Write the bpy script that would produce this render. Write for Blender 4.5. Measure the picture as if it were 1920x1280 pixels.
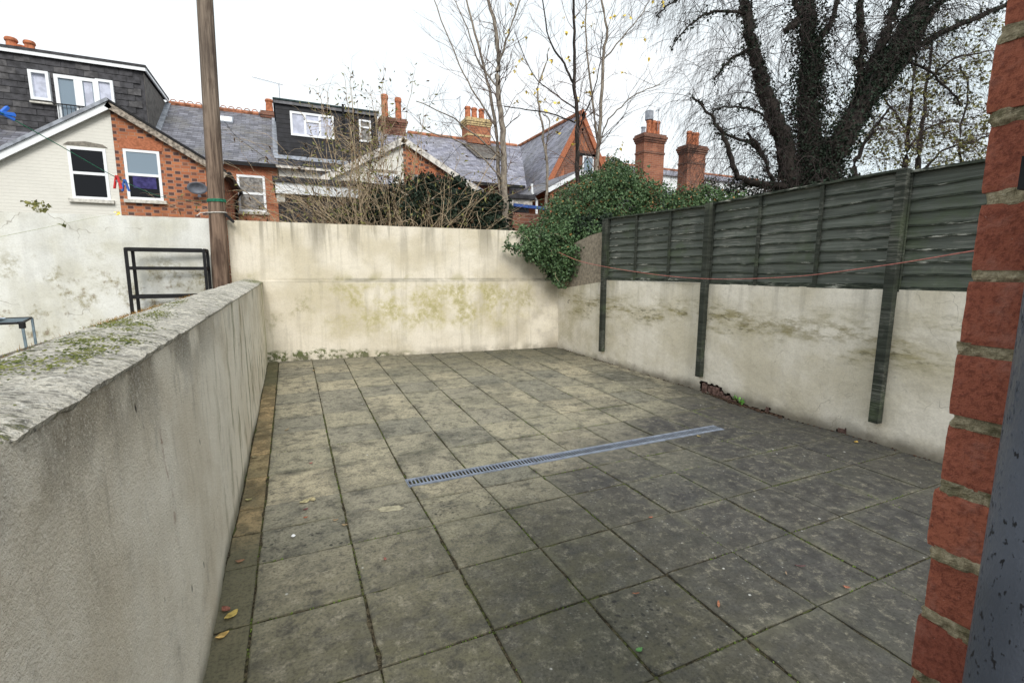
import bpy, math, random
from math import radians, sin, cos, pi, floor
from mathutils import Vector, Matrix, noise as mn

for o in list(bpy.data.objects): bpy.data.objects.remove(o)
scene = bpy.context.scene
COL = scene.collection

# ------------------------------------------------------------------ camera
FPX, YAW, PITCH, ROLL = 899.6, .4289, .14574, .002946
CAM = Vector((.2382, -1.2084, 1.4789))
F = Vector((sin(YAW)*cos(PITCH), cos(YAW)*cos(PITCH), -sin(PITCH)))
_r = Vector((cos(YAW), -sin(YAW), 0)); _u = _r.cross(F)
RT = _r*cos(ROLL) + _u*sin(ROLL); UP = -_r*sin(ROLL) + _u*cos(ROLL)
cd = bpy.data.cameras.new('camera'); cam = bpy.data.objects.new('camera', cd); COL.objects.link(cam)
cd.sensor_width = 36; cd.lens = FPX*36/1920; cd.clip_start = .03; cd.clip_end = 800
cam.matrix_world = Matrix(((RT.x, UP.x, -F.x, CAM.x), (RT.y, UP.y, -F.y, CAM.y), (RT.z, UP.z, -F.z, CAM.z), (0, 0, 0, 1)))
scene.camera = cam

# ------------------------------------------------------------------ overcast sky and soft sun
w = bpy.data.worlds.new('World'); scene.world = w; w.use_nodes = True
nt = w.node_tree; nt.nodes.clear()
SUN_EL, SUN_AZ = radians(38), radians(186)
sky = nt.nodes.new('ShaderNodeTexSky'); sky.sky_type = 'NISHITA'; sky.sun_disc = False
sky.sun_elevation = SUN_EL; sky.sun_rotation = SUN_AZ; sky.air_density = 1.5; sky.dust_density = 3
tc = nt.nodes.new('ShaderNodeTexCoord'); mp = nt.nodes.new('ShaderNodeMapping'); mp.inputs['Scale'].default_value = (1, 1, 3)
nz = nt.nodes.new('ShaderNodeTexNoise'); nz.inputs['Scale'].default_value = 1.6; nz.inputs['Detail'].default_value = 4
rp = nt.nodes.new('ShaderNodeValToRGB')
rp.color_ramp.elements[0].position = .3; rp.color_ramp.elements[0].color = (5.35, 6.05, 6.35, 1)
rp.color_ramp.elements[1].position = .7; rp.color_ramp.elements[1].color = (6.9, 7.05, 7.15, 1)
mx = nt.nodes.new('ShaderNodeMix'); mx.data_type = 'RGBA'; mx.inputs[0].default_value = .94
bg = nt.nodes.new('ShaderNodeBackground'); bg.inputs['Strength'].default_value = .1
ow = nt.nodes.new('ShaderNodeOutputWorld')
L = nt.links.new
L(tc.outputs['Generated'], mp.inputs[0]); L(mp.outputs[0], nz.inputs['Vector']); L(nz.outputs['Fac'], rp.inputs[0])
L(sky.outputs[0], mx.inputs[6]); L(rp.outputs[0], mx.inputs[7]); L(mx.outputs[2], bg.inputs[0]); L(bg.outputs[0], ow.inputs[0])
sd = bpy.data.lights.new('sun', 'SUN'); sd.energy = 1.5; sd.angle = radians(25); sd.color = (1, .97, .92)
sun = bpy.data.objects.new('sun', sd); COL.objects.link(sun)
sdir = Vector((sin(SUN_AZ)*cos(SUN_EL), cos(SUN_AZ)*cos(SUN_EL), sin(SUN_EL)))
sun.rotation_euler = sdir.to_track_quat('Z', 'Y').to_euler()
scene.view_settings.view_transform = 'Standard'; scene.view_settings.look = 'None'
scene.view_settings.exposure = 0.80; scene.view_settings.gamma = 1

# ------------------------------------------------------------------ helpers
def ray(px, py): return F + RT*((px-960)/FPX) - UP*((py-640)/FPX)
def aD(px, py, d): return CAM + ray(px, py)*d
def aY(px, py, Y): r = ray(px, py); return CAM + r*((Y-CAM.y)/r.y)
def aZ(px, py, Z): r = ray(px, py); return CAM + r*((Z-CAM.z)/r.z)

def tag(o, label=None, cat=None, group=None, kind=None):
    if label: o['label'] = label
    if cat: o['category'] = cat
    if group: o['group'] = group
    if kind: o['kind'] = kind
    return o
def empty(name, loc=(0, 0, 0), label=None, cat=None, group=None):
    o = bpy.data.objects.new(name, None); COL.objects.link(o); o.location = loc; o.empty_display_size = .1
    return tag(o, label, cat, group)

class MB:
    def __init__(s): s.v = []; s.f = []; s.m = []
    def box(s, x0, x1, y0, y1, z0, z1, mi=0):
        b = len(s.v)
        s.v += [(x, y, z) for z in (z0, z1) for x, y in ((x0, y0), (x1, y0), (x1, y1), (x0, y1))]
        for q in ((0, 3, 2, 1), (4, 5, 6, 7), (0, 1, 5, 4), (1, 2, 6, 5), (2, 3, 7, 6), (3, 0, 4, 7)):
            s.f.append(tuple(b+i for i in q)); s.m.append(mi)
        return s
    def obox(s, c, ax, ay, az, mi=0):      # centre and three half vectors
        b = len(s.v); c = Vector(c); ax = Vector(ax); ay = Vector(ay); az = Vector(az)
        for k in (-1, 1):
            for i, j in ((-1, -1), (1, -1), (1, 1), (-1, 1)): s.v.append(tuple(c+ax*i+ay*j+az*k))
        for q in ((0, 3, 2, 1), (4, 5, 6, 7), (0, 1, 5, 4), (1, 2, 6, 5), (2, 3, 7, 6), (3, 0, 4, 7)):
            s.f.append(tuple(b+i for i in q)); s.m.append(mi)
        return s
    def prism(s, pts, off, mi=0):
        b = len(s.v); n = len(pts); off = Vector(off)
        s.v += [tuple(p) for p in pts] + [tuple(Vector(p)+off) for p in pts]
        s.f.append(tuple(range(b, b+n))); s.f.append(tuple(reversed(range(b+n, b+2*n)))); s.m += [mi, mi]
        for i in range(n):
            j = (i+1) % n; s.f.append((b+i, b+n+i, b+n+j, b+j)); s.m.append(mi)
        return s
    def tube(s, pts, rad, n=6, cap=True, mi=0):
        pts = [Vector(p) for p in pts]; N = len(pts); b = len(s.v)
        if not hasattr(rad, '__len__'): rad = [rad]*N
        for i, p in enumerate(pts):
            t = (pts[min(i+1, N-1)]-pts[max(i-1, 0)])
            t = t.normalized() if t.length > 1e-9 else Vector((0, 0, 1))
            a = t.cross(Vector((0, 0, 1)) if abs(t.z) < .95 else Vector((1, 0, 0))).normalized(); c = t.cross(a)
            for k in range(n):
                th = 2*pi*k/n; s.v.append(tuple(p+(a*cos(th)+c*sin(th))*rad[i]))
        for i in range(N-1):
            for k in range(n):
                l = (k+1) % n; s.f.append((b+i*n+k, b+i*n+l, b+(i+1)*n+l, b+(i+1)*n+k)); s.m.append(mi)
        if cap:
            s.f.append(tuple(b+k for k in reversed(range(n)))); s.f.append(tuple(b+(N-1)*n+k for k in range(n))); s.m += [mi, mi]
        return s
    def lathe(s, c, prof, n=14, mi=0):      # prof (r,z)
        b = len(s.v); N = len(prof)
        for r, z in prof:
            for k in range(n): s.v.append((c[0]+r*cos(2*pi*k/n), c[1]+r*sin(2*pi*k/n), c[2]+z))
        for i in range(N-1):
            for k in range(n):
                l = (k+1) % n; s.f.append((b+i*n+k, b+i*n+l, b+(i+1)*n+l, b+(i+1)*n+k)); s.m.append(mi)
        s.f.append(tuple(b+(N-1)*n+k for k in range(n))); s.m.append(mi)
        return s
    def leaf(s, p, size, rng, up=None, mi=0, asp=.8):
        th = rng.uniform(0, 2*pi); ph = rng.gauss(0, .7)
        d = Vector((cos(th)*cos(ph), sin(th)*cos(ph), sin(ph)))
        if up: d = (d+up).normalized()
        q = Vector((rng.uniform(-1, 1), rng.uniform(-1, 1), rng.uniform(-1, 1)))
        a = d.cross(q).normalized(); nrm = d.cross(a)
        b = len(s.v); L_ = size; W = size*asp*.5
        s.v += [tuple(p), tuple(p+d*L_*.45+a*W+nrm*L_*.12), tuple(p+d*L_-nrm*L_*.1), tuple(p+d*L_*.45-a*W+nrm*L_*.12)]
        s.f += [(b, b+1, b+2), (b, b+2, b+3)]; s.m += [mi, mi]
    def build(s, name, mats, parent=None, smooth=False, bevel=0):
        me = bpy.data.meshes.new(name); me.from_pydata(s.v, [], s.f)
        if not isinstance(mats, (list, tuple)): mats = [mats]
        for m in mats: me.materials.append(m)
        if len(mats) > 1: me.polygons.foreach_set('material_index', s.m)
        if smooth: me.polygons.foreach_set('use_smooth', [True]*len(s.f))
        me.update()
        o = bpy.data.objects.new(name, me); COL.objects.link(o)
        if parent:
            o.parent = parent; o.matrix_parent_inverse = Matrix.Translation(-parent.matrix_basis.translation) if parent.parent is None else Matrix()
        if bevel:
            b = o.modifiers.new('bevel', 'BEVEL'); b.width = bevel; b.segments = 2; b.limit_method = 'ANGLE'
        return o

# ------------------------------------------------------------------ material builder
class NB:
    def __init__(s, name, rough=.85, spec=.3):
        s.mat = bpy.data.materials.new(name); s.mat.use_nodes = True; s.t = s.mat.node_tree
        s.p = s.t.nodes['Principled BSDF']; s.p.inputs['Roughness'].default_value = rough
        s.p.inputs['Specular IOR Level'].default_value = spec
        g = s.t.nodes.new('ShaderNodeNewGeometry'); s.pos = g.outputs['Position']; s.nor = g.outputs['Normal']
        x = s.t.nodes.new('ShaderNodeSeparateXYZ'); s.l(s.pos, x.inputs[0]); s.x, s.y, s.z = x.outputs
    def l(s, a, b): s.t.links.new(a, b)
    def put(s, sock, v):
        if isinstance(v, (int, float)): sock.default_value = v
        elif isinstance(v, (tuple, list)): sock.default_value = (*v, 1) if len(v) == 3 and sock.type == 'RGBA' else v
        else: s.l(v, sock)
    def ma(s, op, a, b=0, c=None):
        n = s.t.nodes.new('ShaderNodeMath'); n.operation = op; s.put(n.inputs[0], a); s.put(n.inputs[1], b)
        if c is not None: s.put(n.inputs[2], c)
        return n.outputs[0]
    def mul(s, *a):
        r = a[0]
        for q in a[1:]: r = s.ma('MULTIPLY', r, q)
        return r
    def add(s, a, b): return s.ma('ADD', a, b)
    def mr(s, v, a, b, c=0., d=1., smooth=True):
        n = s.t.nodes.new('ShaderNodeMapRange'); n.interpolation_type = 'SMOOTHSTEP' if smooth else 'LINEAR'
        s.put(n.inputs[0], v)
        for i, q in enumerate((a, b, c, d)): s.put(n.inputs[i+1], q)
        return n.outputs[0]
    def sc(s, v, k, off=(0, 0, 0)):
        n = s.t.nodes.new('ShaderNodeMapping'); s.put(n.inputs[0], v); n.inputs['Scale'].default_value = k; n.inputs['Location'].default_value = off
        return n.outputs[0]
    def noise(s, scale, detail=4, rough=.55, vec=None, k=None, off=(0, 0, 0), dist=0):
        n = s.t.nodes.new('ShaderNodeTexNoise'); v = vec or s.pos
        if k or off != (0, 0, 0): v = s.sc(v, k or (1, 1, 1), off)
        s.l(v, n.inputs['Vector']); n.inputs['Scale'].default_value = scale; n.inputs['Detail'].default_value = detail
        n.inputs['Roughness'].default_value = rough; n.inputs['Distortion'].default_value = dist
        return s.ma('MULTIPLY_ADD', n.outputs['Fac'], 1.4, -.2)
    def vor(s, scale, feat='F1', vec=None, k=None, out='Distance'):
        n = s.t.nodes.new('ShaderNodeTexVoronoi'); n.feature = feat; v = vec or s.pos
        if k: v = s.sc(v, k)
        s.l(v, n.inputs['Vector']); n.inputs['Scale'].default_value = scale
        return n.outputs[out]
    def mix(s, f, a, b, mode='MIX'):
        n = s.t.nodes.new('ShaderNodeMix'); n.data_type = 'RGBA'; n.blend_type = mode
        s.put(n.inputs[0], f); s.put(n.inputs[6], a); s.put(n.inputs[7], b); return n.outputs[2]
    def rnd(s): return s.t.nodes.new('ShaderNodeObjectInfo').outputs['Random']
    def warp(s, amt, scale):
        n = s.t.nodes.new('ShaderNodeTexNoise'); s.l(s.pos, n.inputs['Vector']); n.inputs['Scale'].default_value = scale
        v = s.t.nodes.new('ShaderNodeVectorMath'); v.operation = 'MULTIPLY_ADD'; s.l(n.outputs['Color'], v.inputs[0]); v.inputs[1].default_value = (amt,)*3; s.l(s.pos, v.inputs[2])
        return v.outputs[0]
    def bump(s, h, st=.5, d=.01):
        n = s.t.nodes.new('ShaderNodeBump'); n.inputs['Strength'].default_value = st; n.inputs['Distance'].default_value = d
        s.put(n.inputs['Height'], h)
        s.l(n.outputs[0], s.p.inputs['Normal'])
    def col(s, c): s.put(s.p.inputs['Base Color'], c); return s
    def done(s): return s.mat

def simple(name, c, rough=.6, spec=.3, var=.25, sc=12, metal=0, bump=.15):
    b = NB(name, rough, spec); n = b.noise(sc, 5)
    d = tuple(q*(1-var) for q in c); e = tuple(min(1, q*(1+var)) for q in c)
    b.col(b.mix(b.mr(n, .3, .7), d, e)); b.p.inputs['Metallic'].default_value = metal
    if bump: b.bump(b.noise(sc*8, 3), bump, .004)
    return b.done()

def m_render_wall(name, base, algae, kind):
    b = NB(name, .92, .2)
    big = b.noise(1.3, 5); mid = b.noise(5, 6, .6); fine = b.noise(60, 4)
    dirty = tuple(q*k for q, k in zip(base, (.80, .78, .71)))
    c = b.mix(b.mr(big, .35, .7), base, dirty)
    c = b.mix(b.mul(b.mr(mid, .5, .8), .3), c, tuple(q*.7 for q in base))
    # vertical run stains
    st = b.noise(3.2, 5, .6, k=(1, 1, .10)); st2 = b.noise(9, 4, .6, k=(1, 1, .07), off=(3, 1, 0))
    top = 2.18 if kind == 'back' else 1.33
    if kind in ('back', 'side'):
        sk_ = 1 if kind == 'back' else .35
        fall = b.mr(b.z, top-.75, top+.02)
        c = b.mix(b.mul(b.mr(st, .47, .68), fall, .6*sk_), c, (.21, .19, .15))
        c = b.mix(b.mul(b.mr(st2, .52, .72), b.mr(b.z, top-.5, top), .5*sk_), c, (.14, .125, .1))
        c = b.mix(b.mul(b.mr(st2, .5, .7), .25*sk_), c, (.3, .27, .2))
    # algae
    al = b.noise(2.2, 6, .65, off=(7, 2, 4)); al2 = b.noise(14, 5, .7)
    if kind == 'back':
        band = b.mul(b.mr(b.z, .25, .8), b.mr(b.z, 1.33, 1.2))
        xm = b.mul(b.mr(b.x, .2, 1.3), b.mr(b.x, 4.9, 3.2))
        c = b.mix(b.mul(b.mr(al, .36, .62), band, xm, b.mr(al2, .2, .6), .75), c, (.44, .39, .17))
        c = b.mix(b.mul(b.mr(al, .52, .66), band, b.mr(al2, .42, .7), .5), c, (.28, .26, .12))
        c = b.mix(b.mul(b.mr(al, .5, .7), b.mr(b.z, 1.30, 1.55, 1, 0), b.mr(b.z, 1.3, 1.34), .6), c, (.30, .27, .11))
        # dark line along the ledge, stronger to the right
        e = b.ma('ABSOLUTE', b.ma('SUBTRACT', b.z, 1.328)); c = b.mix(b.mul(b.mr(e, .045, .010), b.mr(b.x, -.2, 1.4, .35, 1), b.mr(b.noise(3, 4), .1, .6), .6), c, (.11, .105, .08))
        mh = b.add(b.mr(b.x, 1.9, .2, .12, .23), b.mul(b.noise(6, 5), .12))
        mo = b.mul(b.mr(b.ma('SUBTRACT', mh, b.z), -.01, .06), b.mr(b.noise(9, 6, .7), .42, .56), b.mr(b.x, 2.4, 1.4))
        c = b.mix(mo, c, b.mix(al2, (.035, .05, .02), (.16, .19, .06)))
        crn_dk = b.mul(b.mr(b.x, 3.0, 4.7), b.mr(b.noise(2.5, 5), .35, .65), .35); c = b.mix(crn_dk, c, (.22, .19, .15))  # blotchy darkening towards the right-hand corner
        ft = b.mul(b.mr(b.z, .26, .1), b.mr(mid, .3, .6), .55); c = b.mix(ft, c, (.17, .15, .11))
    elif kind == 'side':
        hz = b.noise(5, 6, .7, k=(1, .55, 3.2)); hz2 = b.noise(2.6, 5, .6, k=(1, .6, 1.3), off=(1, 5, 2))
        cz = b.ma('ABSOLUTE', b.ma('SUBTRACT', b.z, b.add(.86, b.mul(b.noise(.8, 2), .1)))); band = b.mr(cz, .33, .03)
        c = b.mix(b.mul(b.mr(hz2, .35, .65), band, .45), c, (.42, .36, .20)); c = b.mix(b.mul(b.mr(hz, .44, .66), b.mr(hz2, .38, .6), band, .75), c, (.29, .25, .11))
        c = b.mix(b.mul(b.mr(b.noise(16, 6, .75, k=(1, .6, 2)), .5, .68), b.mr(hz2, .42, .62), band, .75), c, (.12, .11, .06))
        c = b.mix(b.mul(b.mr(al, .45, .7), b.mr(b.y, 3, 5.5), .35), c, (.33, .29, .13))
        crk = b.vor(1.7, 'DISTANCE_TO_EDGE', vec=b.warp(.35, 4)); thin = b.mul(b.mr(crk, .004, .0), .7, b.mr(b.noise(1.5, 3), .52, .66))
        c = b.mix(b.mul(thin, .75), c, (.10, .08, .06))
        hair = b.mul(b.mr(b.vor(5, 'DISTANCE_TO_EDGE', vec=b.warp(.2, 8)), .012, .0), b.mr(b.noise(1.1, 3, off=(4, 0, 0)), .5, .6), .3); c = b.mix(hair, c, (.12, .10, .07))
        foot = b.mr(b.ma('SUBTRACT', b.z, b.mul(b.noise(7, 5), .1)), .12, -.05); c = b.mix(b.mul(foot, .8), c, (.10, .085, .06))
        # exposed brown masonry where the render is deep set
        near_ = b.mul(b.mr(b.y, 3.1, 2.5), b.mr(b.y, .6, 1.4), b.mr(b.ma('ABSOLUTE', b.ma('SUBTRACT', b.z, .93)), .17, .03)); c = b.mix(b.mul(near_, b.mr(b.noise(9, 7, .75, k=(1, .7, 2.2)), .42, .66), .62), c, (.24, .20, .09))
    else:  # neighbour
        c = b.mix(b.mul(b.mr(al, .5, .66), b.mr(b.z, 2.0, 1.3), b.mr(al2, .35, .62), .8), c, (.28, .25, .14))
        c = b.mix(b.mul(b.mr(al2, .58, .7), b.mr(al, .45, .6), b.mr(b.z, 1.7, 1.2), .6), c, (.16, .10, .06))
        c = b.mix(b.mul(b.mr(st, .5, .7), .2), c, (.33, .33, .31))
        crk = b.vor(.9, 'DISTANCE_TO_EDGE', vec=b.warp(.3, 5)); c = b.mix(b.mul(b.mr(crk, .006, 0), b.mr(b.noise(1, 2), .45, .55), .6), c, (.2, .17, .13))
    c = b.mix(b.mul(b.mr(fine, .35, .7), .12), c, (.2, .18, .15))
    b.col(c)
    h = b.add(b.mul(b.noise(7, 5, .6), .8), b.mul(b.noise(90, 4, .6), .22))
    b.bump(h, .55, .012)
    return b.done()

def m_left_face():
    b = NB('roughcast_grey', .95, .15)
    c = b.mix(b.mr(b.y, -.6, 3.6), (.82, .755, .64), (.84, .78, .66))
    st = b.noise(3.4, 5, .6, k=(1, 1, .22)); st2 = b.noise(13, 4, .65, k=(1, 1, .10), off=(2, 3, 1))
    c = b.mix(b.mul(b.mr(st, .5, .95), .3), c, (.38, .345, .29))
    c = b.mix(b.mul(b.mr(st2, .55, .85), b.mr(b.z, .1, 1.2, .3, .9), b.mr(b.noise(1.5, 4, off=(3, 8, 1)), .4, .65), .5), c, (.15, .13, .105))
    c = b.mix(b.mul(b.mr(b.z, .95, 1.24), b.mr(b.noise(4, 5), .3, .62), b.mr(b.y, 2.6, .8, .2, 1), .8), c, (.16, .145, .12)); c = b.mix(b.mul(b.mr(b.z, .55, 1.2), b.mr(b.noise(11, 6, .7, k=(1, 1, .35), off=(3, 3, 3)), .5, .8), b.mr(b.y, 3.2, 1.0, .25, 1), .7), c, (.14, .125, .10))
    ol = b.noise(7, 4, .6, k=(1, 1, .18), off=(9, 9, 2)); c = b.mix(b.mul(b.mr(ol, .55, .72), b.mr(b.y, .5, 3), .8), c, (.18, .16, .07))
    c = b.mix(b.mul(b.mr(b.y, 5.6, 6.75), b.mr(ol, .35, .6), .7), c, (.30, .31, .13))
    ru = b.mul(b.mr(b.ma('ABSOLUTE', b.ma('SUBTRACT', b.y, b.add(.53, b.mul(b.noise(5, 3), .05)))), .018, .0), b.mr(b.z, 1.05, .95), b.mr(b.z, .55, .8), b.mr(b.noise(22, 4), .4, .55)); c = b.mix(b.mul(ru, .8), c, (.27, .12, .06))
    g1 = b.noise(150, 3, .7); g2 = b.noise(45, 5, .75)
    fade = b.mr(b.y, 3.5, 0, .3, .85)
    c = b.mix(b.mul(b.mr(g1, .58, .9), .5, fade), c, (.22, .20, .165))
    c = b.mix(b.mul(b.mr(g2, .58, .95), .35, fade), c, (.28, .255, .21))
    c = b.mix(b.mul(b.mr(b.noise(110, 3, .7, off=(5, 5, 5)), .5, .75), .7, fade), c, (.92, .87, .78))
    tone = b.noise(1.7, 5, .6, off=(8, 2, 2)); c = b.mix(b.mul(b.mr(tone, .4, .75), .4), c, (.52, .43, .30)); c = b.mix(b.mul(b.mr(b.noise(5, 7, .8, off=(1, 2, 7)), .52, .85), .45), c, (.28, .25, .21)); c = b.mix(b.mul(b.mr(b.noise(3.2, 6, .7, off=(6, 2, 3)), .5, .8), .5), c, (.88, .83, .73))
    pit = b.mul(b.mr(b.vor(9, k=(1, 1, .5)), .085, .03), b.mr(b.noise(3, 3), .5, .6)); c = b.mix(pit, c, (.04, .035, .03))
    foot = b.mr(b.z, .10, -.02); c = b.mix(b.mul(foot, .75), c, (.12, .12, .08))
    b.col(c)
    b.bump(b.add(b.mul(g2, .7), b.add(b.mul(g1, .6), b.mul(pit, -1.2))), .8, .012)
    return b.done()

def m_coping():
    b = NB('weathered_coping', .95, .15)
    k = (.8, 1.5, 1); n = b.noise(9, 7, .7, k=k); n2 = b.noise(45, 5, .7, k=k); n3 = b.noise(120, 4, .7)
    c = b.mix(b.mr(n, .3, .72), (.80, .75, .64), (.50, .47, .41))
    c = b.mix(b.mul(b.mr(n2, .47, .68), .75), c, (.15, .145, .13))
    c = b.mix(b.mul(b.mr(n3, .5, .72), .6), c, (.10, .095, .08))
    c = b.mix(b.mul(b.mr(b.noise(70, 3, .7, off=(1, 1, 1)), .56, .7), .6), c, (.85, .82, .74))
    pm = b.mul(b.mr(b.noise(3.4, 4, .6, off=(2, 0, 0)), .44, .62), b.mr(b.noise(26, 6, .8, k=(.6, 1.4, 1)), .55, .66))
    pm = b.ma('MAXIMUM', pm, b.mul(b.mr(b.y, 5.6, 6.3), b.mr(n, .4, .6), .8))
    mossc = b.mix(b.mr(n3, .35, .65), (.05, .07, .02), (.25, .26, .07))
    c = b.mix(b.mul(pm, .9), c, mossc)
    b.col(c); b.bump(b.add(b.add(b.mul(n2, .7), b.mul(n3, .4)), b.mul(pm, .5)), 1., .02)
    return b.done()

def m_slab(edging=False):
    b = NB('edging_stone' if edging else 'paving_stone', .88, .22)
    r = b.rnd()
    fn = b.noise(70, 4, .7); md = b.noise(9, 6, .65); bg_ = b.noise(1.5, 5, .6, off=(3, 3, 3))
    if edging:
        c = b.mix(b.mr(r, 0, 1), (.46, .33, .17), (.30, .24, .13))
        c = b.mix(b.mul(b.mr(bg_, .35, .65), .8), c, (.12, .11, .065)); c = b.mix(b.mul(b.mr(md, .4, .65), .7), c, (.13, .10, .055))
        c = b.mix(b.mr(b.y, 2.4, 1.3, 0, .9), c, (.12, .115, .075)); c = b.mix(b.mr(b.y, 4.6, 5.6, 0, .8), c, (.10, .10, .055))
    else:
        warm = b.mix(r, (.47, .415, .29), (.33, .305, .22))
        c = b.mix(b.mr(b.ma('FRACT', b.ma('MULTIPLY', r, 7.3)), .45, .9, 0, .55), warm, (.20, .195, .165))
        # broad tone zones: dark bluish grey to the near right, sandy middle
        d = b.add(b.mul(b.y, 1.0), b.mul(b.x, -.62)); d = b.add(d, b.mul(b.ma('SUBTRACT', bg_, .5), 2.0))
        dark = b.mr(b.add(d, b.mul(b.ma('SUBTRACT', r, .5), .7)), 1.15, -.4)
        c = b.mix(b.mul(dark, .93), c, b.mix(b.mr(md, .3, .75), (.022, .022, .031), (.09, .087, .083)))
        tcg = b.t.nodes.new('ShaderNodeTexCoord'); sx = b.t.nodes.new('ShaderNodeSeparateXYZ'); b.l(tcg.outputs['Generated'], sx.inputs[0])
        eu = b.ma('ABSOLUTE', b.ma('SUBTRACT', sx.outputs[0], .5)); ev = b.ma('ABSOLUTE', b.ma('SUBTRACT', sx.outputs[1], .5)); ed_ = b.add(b.ma('MAXIMUM', eu, ev), b.mul(b.ma('SUBTRACT', md, .5), .22))
        c = b.mix(b.mul(b.mr(ed_, .34, .52), b.mr(b.noise(1.9, 4, .6, off=(4, 4, 1)), .35, .7), .75), c, b.mix(b.mr(fn, .3, .7), (.13, .125, .085), (.24, .23, .17)))
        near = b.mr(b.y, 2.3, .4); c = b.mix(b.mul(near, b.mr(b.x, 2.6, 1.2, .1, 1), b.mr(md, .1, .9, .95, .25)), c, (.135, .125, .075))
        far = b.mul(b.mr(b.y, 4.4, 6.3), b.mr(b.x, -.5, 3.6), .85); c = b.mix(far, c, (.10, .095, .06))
        c = b.mix(b.mul(b.mr(bg_, .5, .75), .5), c, (.085, .085, .07)); blot = b.noise(6.5, 7, .75, off=(2, 5, 1)); c = b.mix(b.mul(b.mr(blot, .48, .8), .8), c, (.050, .048, .042)); c = b.mix(b.mul(b.mr(b.noise(14, 7, .8, off=(3, 8, 1)), .5, .75), .6), c, (.34, .31, .235)); c = b.mix(b.mul(b.mr(b.noise(9, 7, .8, off=(7, 3, 5)), .5, .72), .65), c, (.045, .044, .042))
        c = b.mix(b.mul(b.mr(b.noise(4.5, 6, .7, off=(0, 7, 0), k=(1, 1.4, 1)), .5, .8), .55), c, (.08, .08, .075))
        rg = b.mul(b.mr(b.x, 3.6, 4.9), b.mr(md, .3, .6), .6); c = b.mix(rg, c, (.06, .056, .042))
        # sandy scrapes
        sp = b.noise(3.6, 5, .6, k=(1.5, 1, 1), off=(5, 1, 0), dist=1.2); c = b.mix(b.mul(b.mr(sp, .78, .92), .7), c, (.36, .29, .19))
        # lichens
        wsel = b.mul(b.mr(b.noise(1.2, 3, off=(8, 0, 0)), .38, .56), b.mr(b.x, .6, 1.8))
        wl = b.mul(b.mr(b.vor(34), .20, .07), b.mr(b.noise(9, 4, .7), .46, .62), wsel); c = b.mix(b.mul(wl, .75), c, (.42, .42, .38))
        big = b.mul(b.mr(b.vor(5.5), .05, .03), b.mr(b.noise(3, 2), .45, .5)); c = b.mix(b.mul(big, .8), c, (.62, .62, .58))
        ks = b.mul(b.mr(b.vor(28, vec=b.warp(.05, 12)), .34, .2), b.mr(b.ma('FRACT', b.ma('MULTIPLY', r, 13.7)), .84, .86), b.mr(b.y, 2.4, 1.4), b.mr(md, .35, .6)); c = b.mix(b.mul(ks, .85), c, (.03, .03, .028))
        gr = b.noise(2.4, 6, .7, off=(1.3, 2.9, 0)); c = b.mix(b.mul(b.mr(gr, .70, .85), b.mr(b.x, 2.4, 1.0), b.mr(b.y, .8, 1.6), .7), c, (.10, .125, .025))
    c = b.mix(b.mul(b.mr(fn, .4, .8), .6), c, (.035, .034, .028)); c = b.mix(b.mul(b.mr(b.noise(22, 6, .8, off=(6, 1, 0)), .52, .75), .55), c, (.04, .04, .032))
    c = b.mix(b.mul(b.mr(b.noise(95, 3, .7, off=(2, 2, 2)), .66, .85), b.mr(b.noise(4, 4, off=(2, 2, 9)), .4, .7), .35), c, (.36, .33, .26))
    b.col(c)
    b.put(b.p.inputs['Roughness'], b.mr(md, .3, .7, .7, .95))
    b.bump(b.add(b.mul(fn, .5), b.mul(md, .6)), .55, .006)
    return b.done()

def m_bed():
    b = NB('joint_moss', 1, .1); n = b.noise(5, 5, .7); f = b.noise(60, 4)
    c = b.mix(b.mr(f, .35, .7), (.035, .03, .02), (.12, .10, .065))
    c = b.mix(b.mul(b.mr(n, .44, .62), b.mr(f, .3, .6)), c, (.10, .115, .04)); b.col(c); b.bump(f, 1, .02); return b.done()

def m_brick(name, c1, c2, header=0., mortar=(.36, .31, .25), dark=(.045, .04, .05), clean=.0, W=.235, H=.0765):
    b = NB(name, .9, .2)
    u = b.add(b.x, b.y); row = b.ma('FLOOR', b.ma('DIVIDE', b.z, H))
    P = W*1.5 if header else W
    uu = b.add(b.ma('DIVIDE', u, P), b.mul(row, .5)); col_ = b.ma('FLOOR', uu); fu = b.ma('FRACT', uu); fz = b.ma('FRACT', b.ma('DIVIDE', b.z, H))
    cb = b.t.nodes.new('ShaderNodeCombineXYZ'); hd = b.ma('GREATER_THAN', fu, .67) if header else 0
    b.put(cb.inputs[0], b.add(col_, b.mul(hd, .37) if header else 0)); b.put(cb.inputs[1], row)
    wn = b.t.nodes.new('ShaderNodeTexWhiteNoise'); b.l(cb.outputs[0], wn.inputs['Vector'])
    c = b.mix(wn.outputs['Value'], c1, c2)
    if header: c = b.mix(b.mul(hd, header, b.mr(wn.outputs['Value'], .0, .35)), c, dark)
    jz = b.ma('LESS_THAN', fz, .15); ju = b.ma('LESS_THAN', fu, .045)
    if header: ju = b.ma('MAXIMUM', ju, b.mul(b.ma('GREATER_THAN', fu, .65), b.ma('LESS_THAN', fu, .69)))
    j = b.ma('MAXIMUM', jz, ju)
    c = b.mix(b.mul(j, .55), c, mortar)
    c = b.mix(b.mul(b.mr(b.noise(1.2, 5, .6), .45, .7), .45-clean), c, tuple(q*.45 for q in c2))
    b.col(c); b.bump(b.add(b.ma('SUBTRACT', 1, j), b.mul(b.noise(40, 3), .5)), .6, .012)
    return b.done()

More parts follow.
